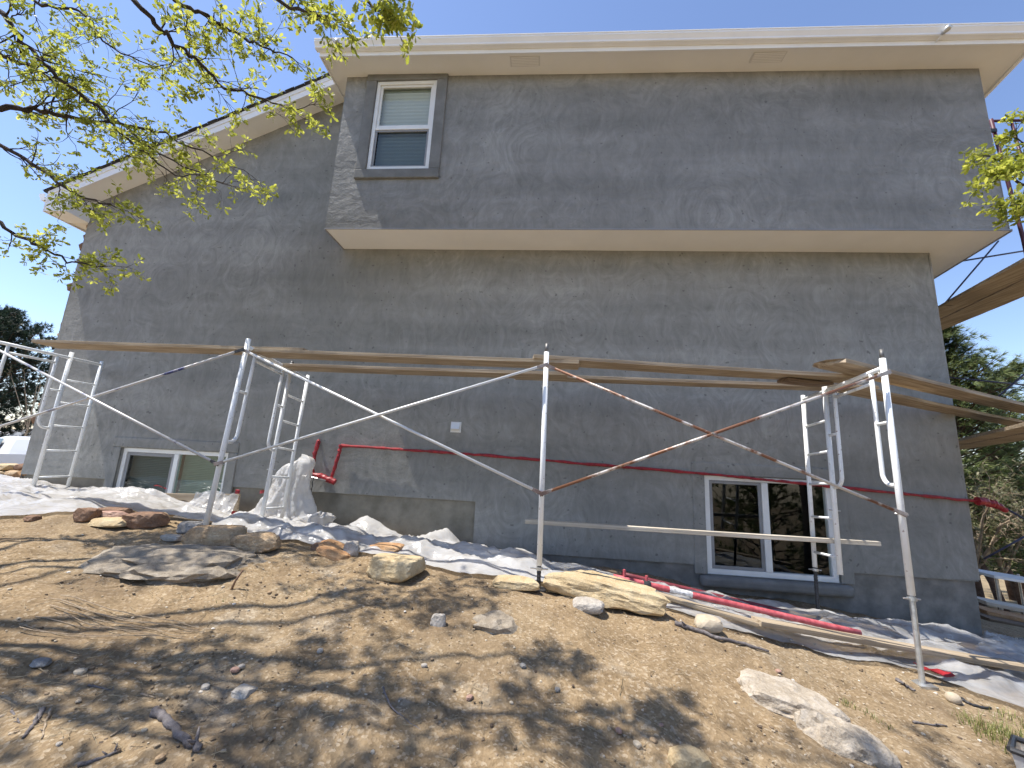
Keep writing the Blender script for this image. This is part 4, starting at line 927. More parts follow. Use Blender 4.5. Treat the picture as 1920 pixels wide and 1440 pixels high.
# loose gravel, joined (nobody could count it)
def gravel(name, n, pick, smin, smax, mat, label, lift=0, cat='gravel'):
    rng = np.random.default_rng(11+n); bm = bmesh.new(); bmesh.ops.create_icosphere(bm, subdivisions=1, radius=1)
    bv = np.array([v.co[:] for v in bm.verts]); bf = np.array([[v.index for v in f.verts] for f in bm.faces]); bm.free()
    vs = []; fs = []; o = 0
    for k in range(n):
        x, y = pick(rng); z = gz(x, y)+lift; s = smin*(smax/smin)**(rng.random()**2.2)
        a = rng.random()*6.28; c_, s_ = math.cos(a), math.sin(a); sc = np.array([1, rng.uniform(.6, 1), rng.uniform(.4, .75)])*s
        v = bv*(1+.25*(rng.random((len(bv), 1))-.5))*sc; v = np.stack([v[:, 0]*c_-v[:, 1]*s_, v[:, 0]*s_+v[:, 1]*c_, v[:, 2]], -1)+np.array([x, y, z+s*.15])
        vs.append(v); fs.append(bf+o); o += len(bv)
    me = bpy.data.meshes.new(name); me.from_pydata(np.concatenate(vs).tolist(), [], np.concatenate(fs).tolist()); me.materials.append(mat)
    ob = link(name, me); tag(ob, label, cat, kind='stuff'); return ob
def gmatl(name, cols):
    m, nt, N, L, P = newmat(name); g = nd(nt, 'ShaderNodeNewGeometry'); L.new(ramp(nt, g.outputs['Random Per Island'], cols), P.inputs['Base Color']); P.inputs['Roughness'].default_value = .9; return m
M['gravel'] = gmatl('gravel', [(0, (.08, .055, .036)), (.4, (.21, .15, .092)), (.75, (.32, .245, .16)), (.95, (.50, .43, .33)), (1, (.60, .56, .5))])
M['plaster'] = gmatl('plaster_crumb', [(0, (.30, .30, .29)), (.6, (.5, .5, .48)), (1, (.68, .67, .65))])
def pick_fg(r):
    while True:
        y = 1.7+3.4*r.random()**1.5; x = (r.random()-.5)*2*(1.1+y*1.15)
        if r.random() < .35+.65*float(vnoise(x*1.3, y*1.3, 77) > .5): return x, y
gravel('gravel', 9000, pick_fg, .0022, .015, M['gravel'], 'loose fine gravel scattered over the tan dirt yard')
def pick_pl(r): 
    x = -.9+3.2*r.random()**1.3; return x, 4.35+.25*r.standard_normal()+.7*r.random()-.08*x
gravel('plaster_crumbs', 900, pick_pl, .004, .02, M['plaster'], 'grey plaster crumbs dropped on the plastic near the middle post', .05, 'debris')

# ------------------------------------------------------------------ sticks, litter, grass
def stick(px, r, mat, label, lift=0, tip=.5, seed=1, name='stick', group='fallen sticks in the dirt', knots=True):
    P = [hit(*p) for p in px]; pts = []; rng = random.Random(seed)
    for i in range(len(P)-1):
        for k in range(6): pts.append(P[i].lerp(P[i+1], k/6))
    pts.append(P[-1]); n = len(pts)
    pts = [Vector((p.x+rng.uniform(-.4, .4)*r, p.y+rng.uniform(-.4, .4)*r, gz(p.x, p.y)+r*.7+lift)) for p in pts]
    mb = MB(); mb.tube(pts, [r*(1-(1-tip)*k/(n-1))*(1+.09*rng.uniform(-1, 1)) for k in range(n)], 9)
    if knots:
        for k in range(2):
            i = rng.randrange(2, n-1); d = Vector((rng.uniform(-1, 1), rng.uniform(-1, 1), .5)).normalized(); mb.tube([pts[i], pts[i]+d*r*2.2, pts[i]+d*r*3.5], [r*.5, r*.35, r*.15], 6)
    o = mb.build(name, M[mat], smooth=True); tag(o, label, 'stick', group); return o
stick([(287, 1338), (320, 1365), (345, 1392), (372, 1410)], .017, 'stick_grey', 'thick broken grey branch piece in the lower left dirt', seed=2, tip=.8)
stick([(80, 1333), (62, 1362), (44, 1386)], .010, 'stick_grey', 'dark grey stick at lower left, left of a pale one', seed=3)
stick([(97, 1330), (85, 1355), (78, 1386)], .006, 'stick_tan', 'thin pale bent stick at lower left beside the dark one', seed=4)
stick([(20, 1335), (38, 1358)], .005, 'stick_grey', 'short grey twig nearest the left picture edge', seed=5)
stick([(718, 1290), (732, 1325), (760, 1350), (788, 1370)], .005, 'stick_grey', 'thin crooked grey twig at the bottom centre', seed=6)
stick([(207, 1382), (240, 1362), (268, 1350)], .004, 'stick_tan', 'thin curved twig left of the thick broken branch', seed=7)
stick([(145, 1438), (180, 1428), (220, 1412)], .008, 'stick_grey', 'dark stick lying at the bottom edge below the broken branch', seed=8)
stick([(1713, 1356), (1740, 1360), (1776, 1363)], .008, 'stick_grey', 'short grey stick in the right foreground near the grass', seed=9)
stick([(1265, 1172), (1300, 1184), (1340, 1200), (1390, 1210), (1440, 1226)], .018, 'stick_grey', 'twisted grey root lying below the smooth cobble', seed=10, lift=.005)
stick([(1680, 1276), (1698, 1288), (1716, 1298)], .014, 'stick_grey', 'dark charred wood scrap below the right scaffold foot', seed=11)
stick([(165, 1286), (185, 1290), (215, 1298)], .005, 'stick_grey', 'small forked twig in the left dirt', seed=12)
stick([(264, 1303), (292, 1310)], .005, 'stick_tan', 'short pale twig above the thick broken branch', seed=13)
b = hit(434, 1105); mb = MB(); mb.tube([b, b+Vector((.02, .0, .06)), b+Vector((.055, .01, .13))], [.008, .007, .006], 8); tag(mb.build('stick', M['rock_brown'], smooth=True), 'short reddish stick standing up in the left dirt', 'stick', 'fallen sticks in the dirt')
for k in range(9):
    a = (rng.uniform(20, 120), rng.uniform(1120, 1185)); b_ = (a[0]+rng.uniform(180, 330), 1190+rng.uniform(-14, 18))
    stick([a, ((a[0]+b_[0])/2, (a[1]+b_[1])/2+rng.uniform(4, 14)), b_], rng.uniform(.002, .0035), 'stick_tan', 'long thin dry stalk in the bundle across the left dirt', seed=40+k, knots=False, group='dry stalks across the left dirt', lift=.006*k*.5)
# black strap by the round stone
strip_o = stick([(1803, 1312), (1818, 1322), (1838, 1328), (1858, 1330)], .012, 'black_steel', 'black strap scrap beside the round tan stone', seed=31, knots=False, name='strap', group=None); strip_o['category'] = 'strap'

# needle and straw litter, joined
rngn = np.random.default_rng(4); vs = []; fs = []
for k in range(2600):
    y = 1.7+2.6*rngn.random()**1.3; x = (rngn.random()-.5)*2*(1.0+y*1.1)
    if x > 1.0 and rngn.random() < .7: continue
    if float(vnoise(x*1.6, y*1.6, 55)) < .42 and rngn.random() < .8: continue
    a = rngn.random()*6.28; l = rngn.uniform(.02, .09); r = rngn.uniform(.0005, .0013); d = np.array([math.cos(a), math.sin(a)]); n = np.array([-d[1], d[0]])*r
    p0 = np.array([x, y]); p1 = p0+d*l; pm_ = (p0+p1)/2+n*rngn.uniform(-6, 6)
    z0, zm_, z1 = [gz(*q)+.004+rngn.uniform(0, .008) for q in (p0, pm_, p1)]
    o = len(vs)
    for q, z in ((p0, z0), (pm_, zm_), (p1, z1)): vs += [(q[0]-n[0], q[1]-n[1], z), (q[0]+n[0], q[1]+n[1], z), (q[0], q[1], z+r*2)]
    for s in (0, 3): fs += [(o+s, o+s+3, o+s+5, o+s+2), (o+s+1, o+s+2, o+s+5, o+s+4)]
me = bpy.data.meshes.new('needle_litter'); me.from_pydata(vs, [], fs); me.materials.append(M['straw']); tag(link('needle_litter', me), 'dry needles and straw strewn over the left dirt', 'litter', kind='stuff')
vs = []; fs = []
def tuft(px, py, n, rad, hmax):
    c = hit(px, py)
    for k in range(n):
        a = random.random()*6.28; rr = rad*math.sqrt(random.random()); x, y = c.x+rr*math.cos(a), c.y+rr*math.sin(a); z = gz(x, y); h = hmax*random.uniform(.4, 1); b = random.random()*6.28; ln = h*random.uniform(.2, .8)
        dx, dy = math.cos(b), math.sin(b); w = .0022; o = len(vs)
        for t in (0, .5, 1): 
            q = (x+dx*ln*t*t, y+dy*ln*t*t, z+h*(t-.25*t*t)); ww = w*(1-t*.9); vs.extend([(q[0]-dy*ww, q[1]+dx*ww, q[2]), (q[0]+dy*ww, q[1]-dx*ww, q[2])])
        fs.extend([(o, o+1, o+3, o+2), (o+2, o+3, o+5, o+4)])
for a in ((1835, 1365, 90, .12, .09), (1880, 1380, 130, .16, .12), (1910, 1400, 160, .18, .14), (1900, 1352, 60, .12, .08), (1592, 1322, 30, .05, .05), (1630, 1345, 25, .05, .05), (1660, 1360, 20, .05, .04), (590, 1110, 20, .08, .03), (420, 1130, 15, .06, .03)): tuft(*a)
me = bpy.data.meshes.new('grass'); me.from_pydata(vs, [], fs); me.materials.append(M['grass']); tag(link('grass', me), 'sparse green grass sprouting in the right foreground', 'grass', kind='stuff')

# tub at the lower right corner
b = hit(1962, 1495)+Vector((.05, -.04, 0)); tb = empty('plastic_tub', b); tag(tb, 'dark-rimmed grey plastic tub cut by the lower right picture corner', 'tub')
mb = MB(); ring = [(-.09, .16), (.16, -.10), (.30, .02), (.05, .28)]
mb.grid([[(b.x+x*s+.02, b.y+y*s, b.z+z) for x, y in ring+ring[:1]] for s, z in ((.86, -.03), (1, .13))]); mb.build('body', M['plastic_clear'], tb)
mb = MB(); mb.tube([(b.x+x+.02, b.y+y, b.z+.135) for x, y in ring+ring[:1]], .016, 8); mb.build('rim', M['black_steel'], tb)

# poles and boards on the plastic at right ---------------------------
def pole(px, Ys, r, mat, label, name='pole', lift=.05):
    a = hit(*px[0]); c_ = hit(*px[1]); a.z = gz(a.x, a.y)+r+lift; c_.z = gz(c_.x, c_.y)+r+lift
    e = empty(name, (a+c_)/2); tag(e, label, 'pole', 'red poles on the plastic')
    mb = MB(); n = 12; mb.tube([a.lerp(c_, k/n) for k in range(n+1)], r, 12); mb.build('shaft', M[mat], e, True); return e, a, c_
e, a, c_ = pole([(1150, 1106), (1615, 1214)], None, .026, 'red_pole', 'bright faded-red pole with a paper sticker lying on the plastic', lift=.085)
d = (c_-a).normalized(); mb = MB(); mb.tube([a-d*.16, a+d*.0], .017, 10); mb.build('pole_tip', M['galv'], e)
mb = MB(); mb.tube([a+d*.50, a+d*.70], .0275, 12); mb.build('sticker', M['sticker'], e)
mb = MB(); mb.tube([a+d*.10, a+d*.10+Vector((0, .0, .085))], .014, 8); mb.tube([a+d*.30, a+d*.30+Vector((0, .0, .075))], .014, 8); mb.build('locking_pin', M['red_pole'], e)
mb = MB(); mb.tube([a+d*.27, a+d*.33], .034, 12); mb.build('clamp_collar', M['black_steel'], e)
e, a, c_ = pole([(1165, 1097), (1480, 1172)], None, .024, 'maroon', 'dark maroon pole in shade behind the bright red one', lift=.085)
d = (c_-a).normalized(); mb = MB(); mb.tube([a-d*.20, a-d*.0], .015, 8); mb.build('pole_tip', M['plank_dark'], e)
def gboard(pa, pb, w, t, mat, label, seed, lift):
    a, b = hit(*pa), hit(*pb); a.z = gz(a.x, a.y)+lift; b.z = gz(b.x, b.y)+lift
    return plank(a, b, w, t, mat, label, seed, 'board', .002, 'boards lying on the plastic', 'board')
gboard((1232, 1140), (1425, 1200), .09, .03, 'plank', 'weathered board lying just below the bright red pole', 31, .12)
gboard((1430, 1204), (1990, 1300), .13, .04, 'plank', 'long weathered board on the plastic behind the right scaffold foot', 32, .15)

# things beyond the right corner -------------------------------------
tbl = empty('work_table', at(1900, 1110, 9.5)); tag(tbl, 'trestle table with white top behind the right house corner', 'table')
tz = at(1890, 1082, 9.5).z; xa, xb = at(1846, 1090, 9.5).x, at(1975, 1100, 9.5).x
mb = MB(); mb.hexa([(xa, 9.3, tz), (xb, 9.2, tz-.12), (xb, 10.1, tz-.12), (xa, 10.2, tz), (xa, 9.3, tz+.05), (xb, 9.2, tz-.07), (xb, 10.1, tz-.07), (xa, 10.2, tz+.05)]); mb.build('table_top', M['vinyl'], tbl)
for x in (xa+.12, (xa+xb)/2+.1, xb-.1):
    for y in (9.4, 10.0):
        mb = MB(); mb.tube([(x, y, gz(x, y)-.02), (x, y, tz-.02)], .02, 8); mb.build('leg', M['galv'], tbl)
for k, (pa, Yb, mt_, lab) in enumerate([((1850, 1128), 8.6, 'plank_pale', 'white-edged board stacked right of the house corner'), ((1852, 1146), 8.2, 'rock_orange', 'orange board stacked right of the house corner'), ((1856, 1160), 7.9, 'plank_dark', 'dark board at the bottom of the stack right of the house corner')]):
    a = at(*pa, Yb); a2 = a+Vector((1.9, -.25, -.22)); o = plank(a, a2, .5, .06, mt_, lab, 50+k, 'board', .004, 'boards beyond the right corner', 'board')

# ------------------------------------------------------------------ trees
def oak_leaf_mesh(name, mat, s=1.0):
    half = [(0, 0), (.012, .10), (.10, .24), (.07, .32), (.20, .48), (.12, .56), (.24, .72), (.14, .80), (.12, .94), (0, 1.0)]
    vs = [(x, y, .10*abs(x)+.12*(y-.5)**2) for x, y in half]+[(-x, y, .10*abs(x)+.12*(y-.5)**2) for x, y in half[1:-1]]
    n = len(half); fs = []
    L_ = [0]+[n+i for i in range(n-2)]+[n-1]
    for i in range(n-1):
        a, b = i, i+1; c_, d_ = L_[i], L_[i+1]
        f = [a, b, d_, c_]; f = [q for k, q in enumerate(f) if q not in f[:k]]; fs.append(tuple(f))
    return vs, fs
LV, LF = oak_leaf_mesh('leaf', None)
LVn = np.array(LV)
class Tree:
    def __init__(s, seed): s.r = random.Random(seed); s.b = MB(); s.leaves = []
    def leafat(s, p, d, size):
        q = d.to_track_quat('Y', 'Z') @ Quaternion((0, 1, 0), s.r.uniform(-1.6, 1.6)); s.leaves.append(Matrix.Translation(p) @ q.to_matrix().to_4x4() @ Matrix.Scale(size, 4))
    def cluster(s, p, d, size, n):
        for k in range(n):
            v = (d+Vector((s.r.gauss(0, .75), s.r.gauss(0, .75), s.r.gauss(0, .6)-.1))).normalized(); s.leafat(p+v*.008, v, size*s.r.uniform(.45, 1.3))
    def path(s, p, d, L, n, jit, grav):
        pts = [p]; d = d.normalized()
        for k in range(n):
            d = (d+Vector((s.r.gauss(0, jit), s.r.gauss(0, jit), s.r.gauss(0, jit)+grav))).normalized(); pts.append(pts[-1]+d*L/n)
        return pts
    def grow(s, p, d, r, L, lvl, leaf, nleaf):
        n = 5 if lvl else 4; pts = s.path(p, d, L, n, .22 if lvl else .28, .015 if lvl else -.02); s.b.tube(pts, [r*(1-.6*k/n) for k in range(n+1)], 5 if r < .008 else 7, False)
        if lvl == 0:
            s.cluster(pts[-1], pts[-1]-pts[-2], leaf, nleaf)
            for k in (2, 3):
                if s.r.random() < .6: s.cluster(pts[k], (pts[k]-pts[k-1]).normalized()+Vector((s.r.gauss(0, .6), s.r.gauss(0, .6), 0)), leaf*.85, max(2, nleaf-2))
            return
        for k in range(s.r.randint(3, 4)):
            t = s.r.uniform(.25, 1); i = min(n-1, int(t*n)); q = pts[i].lerp(pts[i+1], t*n-i); dd = (pts[i+1]-pts[i]).normalized()
            v = (dd+Vector((s.r.gauss(0, .6), s.r.gauss(0, .6), s.r.gauss(0, .5)))).normalized(); s.grow(q, v, r*.5, L*s.r.uniform(.45, .7), lvl-1, leaf, nleaf)
        s.grow(pts[-1], pts[-1]-pts[-2], r*.4, L*.55, lvl-1, leaf, nleaf)
    def limb(s, pts, r0, r1, dens, L, leaf, nleaf, lvl=1, frm=.1):
        P = []
        pts = [Vector(p) for p in pts]
        for i in range(len(pts)-1):
            for k in range(5): P.append(pts[i].lerp(pts[i+1], k/5)+Vector((s.r.gauss(0, .012), s.r.gauss(0, .012), s.r.gauss(0, .012))))
        P.append(pts[-1]); n = len(P); s.b.tube(P, [r0+(r1-r0)*k/(n-1) for k in range(n)], 8, False)
        tot = sum((P[i+1]-P[i]).length for i in range(n-1)); m = int(tot*dens)
        for k in range(m):
            t = frm+(1-frm)*(k+s.r.random())/m; i = min(n-2, int(t*(n-1))); q = P[i].lerp(P[i+1], t*(n-1)-i); dd = (P[i+1]-P[i]).normalized()
            v = (dd*.7+Vector((s.r.gauss(0, .6), s.r.gauss(0, .6), s.r.gauss(0, .6)))).normalized(); s.grow(q, v, max(.0028, (r0+(r1-r0)*t)*.38), L*s.r.uniform(.6, 1.2), lvl, leaf, nleaf)
        s.grow(P[-1], P[-1]-P[-2], r1*.8, L, lvl, leaf, nleaf)
    def finish(s, root, bark, leafmat, nbig=0):
        s.b.build('branches', bark, root, True)
        big = []
        if nbig:
            sc = []
            for i, m in enumerate(s.leaves):
                p = m.to_translation(); z = p.dot(F_)
                if z < .3: continue
                u, v = 960+FPX*p.dot(R_)/z, 720-FPX*p.dot(U_)/z
                if -10 < u < 1930 and -10 < v < 1450: sc.append((m.to_scale().x/z, i))
            sc.sort(reverse=True); big = [i for _, i in sc[:nbig]]
            me = bpy.data.meshes.new('leaf'); me.from_pydata(LV, [], LF); me.materials.append(leafmat); inv = BASE[root.name].inverted()
            for i in big:
                o = bpy.data.objects.new('leaf', me); C.objects.link(o); o.parent = root; o.matrix_parent_inverse = inv; o.matrix_basis = s.leaves[i]
        bs = set(big); vs = []; fs = []; o = 0
        for i, m in enumerate(s.leaves):
            if i in bs: continue
            A = np.array(m); vs.append(LVn @ A[:3, :3].T+A[:3, 3]); fs += [tuple(q+o for q in f) for f in LF]; o += len(LV)
        if vs:
            me = bpy.data.meshes.new('crown'); me.from_pydata(np.concatenate(vs).tolist(), [], fs); me.materials.append(leafmat); c_ = link('crown', me, root); c_['kind'] = 'stuff'

# big oak on the left: trunk just out of view, limbs reaching over the yard
TB = Vector((-5.3, 1.6, 0)); TB.z = gz(TB.x, TB.y)
oak = empty('oak_tree', TB); tag(oak, 'oak tree with young yellow-green leaves reaching in from the upper left', 'tree')
fork = TB+Vector((.25, .1, 2.5))
mb = MB(); mb.tube([TB+Vector((0, 0, -.1)), TB+Vector((.02, .02, .5)), TB+Vector((.12, .0, 1.3)), fork, fork+Vector((.2, .1, .9))], [.22, .17, .14, .11, .06], 14); mb.build('trunk', M['bark'], oak, True)
tr = Tree(21); LEAF, NL = .058, 7
def gl(*pp): return [at(x, y, Y) for x, y, Y in pp]
tr.limb([fork]+gl((-160, -60, 2.5), (0, 20, 2.7), (45, 80, 2.8), (100, 135, 2.9), (180, 200, 3.1), (240, 265, 3.3), (330, 330, 3.5)), .030, .007, 4.4, .34, LEAF, NL, frm=.3)
tr.limb([fork]+gl((-150, 120, 2.6), (0, 200, 2.9), (60, 205, 3.0), (130, 220, 3.1), (220, 230, 3.3), (310, 250, 3.5), (430, 310, 3.8)), .034, .007, 4.6, .36, LEAF, NL, frm=.3)
tr.limb([fork+Vector((0, 0, .2))]+gl((-120, 30, 3.0), (0, 105, 3.2), (60, 125, 3.3), (150, 175, 3.4), (230, 235, 3.5), (300, 290, 3.6), (420, 345, 3.7)), .028, .006, 4.4, .36, LEAF, NL, frm=.3)
tr.limb([fork+Vector((.2, .1, .7))]+gl((60, -200, 2.3), (255, 0, 2.6), (290, 40, 2.7), (330, 85, 2.8), (375, 120, 2.9), (420, 165, 3.0), (480, 180, 3.1), (560, 205, 3.2)), .028, .006, 3.6, .30, LEAF, NL, frm=.38)
tr.limb([fork+Vector((.2, .1, .7))]+gl((150, -200, 2.3), (330, 0, 2.6), (385, 30, 2.7), (440, 60, 2.8), (500, 90, 2.85), (548, 108, 2.9)), .024, .005, 3.8, .26, LEAF, NL, frm=.4)
tr.limb([fork+Vector((.2, .1, .7))]+gl((200, -300, 2.0), (440, -60, 2.3), (540, 10, 2.4), (600, 30, 2.4), (635, 40, 2.45)), .026, .005, 3, .17, LEAF*1.05, 5, frm=.55)
tr.limb([fork+Vector((.2, .1, .8))]+gl((400, -330, 1.9), (620, -60, 2.1), (700, 10, 2.1), (735, 45, 2.15)), .022, .005, 3, .13, LEAF*1.1, 4, frm=.72)
tr.limb([fork+Vector((0, .1, -.3))]+gl((-120, 330, 3.0), (0, 418, 3.2), (60, 455, 3.3), (125, 490, 3.4), (195, 500, 3.5)), .025, .005, 4.0, .24, LEAF, NL, frm=.45)
tr.limb([fork+Vector((0, .1, -.2))]+gl((-140, 230, 3.0), (0, 270, 3.2), (80, 320, 3.3), (150, 370, 3.3), (220, 390, 3.4)), .03, .006, 4.0, .28, LEAF*.9, NL, frm=.4)
tr.limb([fork+Vector((.1, .1, .4))]+gl((-60, -80, 2.7), (80, 10, 2.9), (150, 20, 3.0), (210, 90, 3.1), (300, 130, 3.2)), .020, .005, 4, .34, LEAF, NL, frm=.35)
# limbs overhead and behind the viewer: they dapple the foreground
for tgt in ((-3.0, .8, 4.3), (-3.8, 2.0, 4.9), (-1.5, 1.1, 4.9), (-.5, 2.0, 5.4), (-4.8, .2, 4.2), (-2.4, 1.6, 5.4)):
    t_ = Vector(tgt); mid_ = fork.lerp(t_, .5)+Vector((0, 0, .35)); tr.limb([fork+Vector((.1, .05, .4)), mid_, t_], .026, .007, 5, .42, LEAF*1.35, 8, frm=.35)
tr.finish(oak, M['bark'], M['oak_leaf'], 260)

# oak spray at the right edge
TB2 = Vector((5.3, 2.6, 0)); TB2.z = gz(TB2.x, TB2.y)
oak2 = empty('oak_tree', TB2); tag(oak2, 'oak spray with bright green leaves at the right edge in front of the red frame', 'tree')
f2 = Vector((5.15, 2.7, 1.3)); mb = MB(); mb.tube([TB2+Vector((0, 0, -.1)), TB2+Vector((.03, .02, 1.2)), f2], [.10, .08, .06], 12); mb.build('trunk', M['bark'], oak2, True)
t2 = Tree(33)
for pp in (((2010, 420, 3.1), (1930, 350, 3.2), (1880, 330, 3.2), (1840, 350, 3.2)), ((2010, 420, 3.1), (1940, 330, 3.25), (1890, 300, 3.25), (1845, 292, 3.25)), ((2010, 400, 3.1), (1950, 300, 3.2), (1905, 240, 3.2)), ((2010, 420, 3.1), (1940, 390, 3.1), (1880, 385, 3.15))):
    t2.limb([f2]+gl(*pp), .018, .003, 4.5, .10, .055, 5, frm=.6)
t2.finish(oak2, M['bark'], M['oak_leaf'], 40)

def pine(base, h, r, seed, label, needle, tufts=900, nl=.13, trunk_r=.16, lo=.18, nn=16, nlen_w=.004, col_group='pines around the house'):
    rg = random.Random(seed); base = Vector(base); base.z = gz(base.x, base.y)-.1
    e = empty('pine_tree', base); tag(e, label, 'tree', col_group)
    mb = MB(); pts = [base+Vector((rg.gauss(0, .04)*k, rg.gauss(0, .04)*k, h*k/8)) for k in range(9)]; mb.tube(pts, [trunk_r*(1-.9*k/8) for k in range(9)], 10, False); mb.build('trunk', M['pine_bark'], e, True)
    B = MB(); vs = []; fs = []; nb = max(20, tufts//14)
    for k in range(nb):
        t = lo+(1-lo)*(k/nb)**.9; i = min(7, int(t*8)); p = pts[i].lerp(pts[i+1], t*8-i); a = k*2.4+rg.uniform(-.4, .4)
        prof = math.sin(math.pi*min(1, (t-lo)/(1-lo)*.85+.18))**.8; L = r*prof*rg.uniform(.6, 1.15)+.15
        d = Vector((math.cos(a), math.sin(a), .12+.5*t)).normalized(); q = [p]
        for s in range(4): d = (d+Vector((rg.gauss(0, .12), rg.gauss(0, .12), rg.gauss(.05, .1)))).normalized(); q.append(q[-1]+d*L/4)
        B.tube(q, [.03*trunk_r/.16, .022, .016, .01, .006], 5, False)
        for s in range(14):
            u = rg.uniform(.3, 1.0); i2 = min(3, int(u*4)); c_ = q[i2].lerp(q[i2+1], u*4-i2)+Vector((rg.gauss(0, .16), rg.gauss(0, .16), rg.gauss(.03, .12)))*min(1, L)
            ax_ = (d+Vector((rg.gauss(0, .5), rg.gauss(0, .5), rg.gauss(.35, .4)))).normalized()
            for n_ in range(nn):
                v = (ax_+Vector((rg.gauss(0, .62), rg.gauss(0, .62), rg.gauss(0, .62)))).normalized()*nl*rg.uniform(.7, 1.2); sd = v.orthogonal().normalized()*nlen_w*rg.uniform(.7, 1.4); o = len(vs)
                vs.extend([c_-sd, c_+sd, c_+v]); fs.append((o, o+1, o+2))
    B.build('branches', M['pine_bark'], e, True)
    me = bpy.data.meshes.new('crown'); me.from_pydata([tuple(v) for v in vs], [], fs); me.materials.append(M[needle]); c_ = link('crown', me, e); c_['kind'] = 'stuff'; return e
pr = at(1835, 900, 13)
pine((pr.x-.3, 13.2, 0), 8.2, 1.7, 3, 'sunlit ponderosa pine rising behind the right house corner', 'needle', 3600, .22, .16, .10, 20, .011)
pine((at(1905, 900, 14.5).x, 14.5, 0), 7.6, 1.8, 4, 'second pine at the right edge with its top below the planks', 'needle', 2600, .22, .16, .12, 18, .012)
pine((at(1880, 900, 20).x, 20, 0), 6.0, 2.2, 5, 'lower bushy pine farther back at the right edge', 'needle', 2000, .25, .14, .08, 16, .014)
pl = at(-40, 800, 19); pine((pl.x-.6, 19, 0), 8.6, 4.0, 6, 'dark bushy pine behind the white car at the left edge', 'needle_dark', 4200, .28, .2, .04, 18, .016)
pine((at(-150, 800, 17).x, 17, 0), 9, 2.6, 9, 'second dark pine farther left, only its branch tips in view', 'needle_dark', 1500, .24, .2, .06, 16, .009)
# trees behind the viewer that show in the window glass
back = pine((5.5, -7.5, 0), 8.5, 2.2, 8, 'nearest pine behind the viewer, mirrored in the right basement window', 'needle', 1400, .24, .18, .06, 16, .012)
for k, (x, y, rz) in enumerate(((9.5, -9, 1), (2.2, -10, 2), (13, -6.5, 3), (7.5, -13, 4), (-2.5, -9.5, 5), (16.5, -10, 6))):
    o = back.copy(); C.objects.link(o); o['label'] = ['pine right of the nearest one behind the viewer', 'pine left of the nearest one behind the viewer', 'pine at the far right behind the viewer', 'farther pine between the others behind the viewer', 'pine at the left behind the viewer', 'pine beyond the far right one behind the viewer'][k]
    bm_ = Matrix.Translation((x, y, gz(x, y)-.1)) @ Matrix.Rotation(rz, 4, 'Z'); o.matrix_basis = bm_
    for ch in back.children:
        c_ = ch.copy(); C.objects.link(c_); c_.parent = o

def bare_tree(base, h, seed, label, leaf=True):
    base = Vector(base); base.z = gz(base.x, base.y)-.05; e = empty('scrub_oak', base); tag(e, label, 'tree', 'scrub oaks beyond the right corner')
    t = Tree(seed); tp = base+Vector((t.r.gauss(0, .35), t.r.gauss(0, .3), h*.4)); mb = MB(); mb.tube([base, base.lerp(tp, .5)+Vector((.08, 0, 0)), tp], [.10, .08, .06], 9); mb.build('trunk', M['pine_bark'], e, True)
    for k in range(7):
        a = k*.9+t.r.random(); end = tp+Vector((math.cos(a)*h*.34, math.sin(a)*h*.34, h*t.r.uniform(.2, .6))); t.limb([tp-Vector((0, 0, .1*k)), tp.lerp(end, .5)+Vector((0, 0, .15)), end], .04, .01, 4, h*.14, .10, 3)
    t.finish(e, M['stick_tan'], M['brush_leaf']); return e
for k, (px, Yb, hh) in enumerate(((1862, 11.5, 3.4), (1900, 12.5, 3.8), (1945, 11, 3.6), (1880, 16, 4.2), (1850, 18, 4.0))):
    bare_tree((at(px, 1000, Yb).x, Yb, 0), hh, 60+k, ['thin scrub oak nearest the right house corner', 'scrub oak in the middle of the thicket at the right edge', 'scrub oak cut by the right picture edge', 'taller scrub oak farther back in the right thicket', 'farthest scrub oak glimpsed beside the house corner'][k])

# bare shrub tips glimpsed left of the house
bl = at(72, 690, 16); bl.z = gz(bl.x, 16); e = empty('bare_shrub', bl); tag(e, 'bare twiggy shrub behind the left house corner', 'shrub'); t = Tree(90)
for k in range(4): t.limb([bl, bl+Vector((.3, 0, 2)), bl+Vector((t.r.gauss(0, .5), t.r.gauss(0, .4), 4.2))], .03, .008, 1.6, .4, .05, 1)
t.finish(e, M['stick_tan'], M['brush_leaf'])

# ------------------------------------------------------------------ retaining stones and car at the left edge
rw = empty('stone_retaining_wall', at(0, 895, 7.8)); tag(rw, 'low dry-laid tan stone wall below the white car at the left edge', 'stone wall')
k = 0
for row, (py, Yr_) in enumerate(((902, 7.4), (889, 7.5), (876, 7.6))):
    px = -90
    while px < 46:
        w = random.uniform(22, 40); c = at(px+w/2, py, Yr_); s = w*c.dot(F_)/FPX/2
        me = rock_mesh('stone', M[random.choice(['rock_tan', 'rock_brown', 'rock_yellow'])], (s*1.05, s*.9, .085), 200+k, 2); o = link('stone', me, rw); o.matrix_basis = Matrix.Translation(c); px += w; k += 1

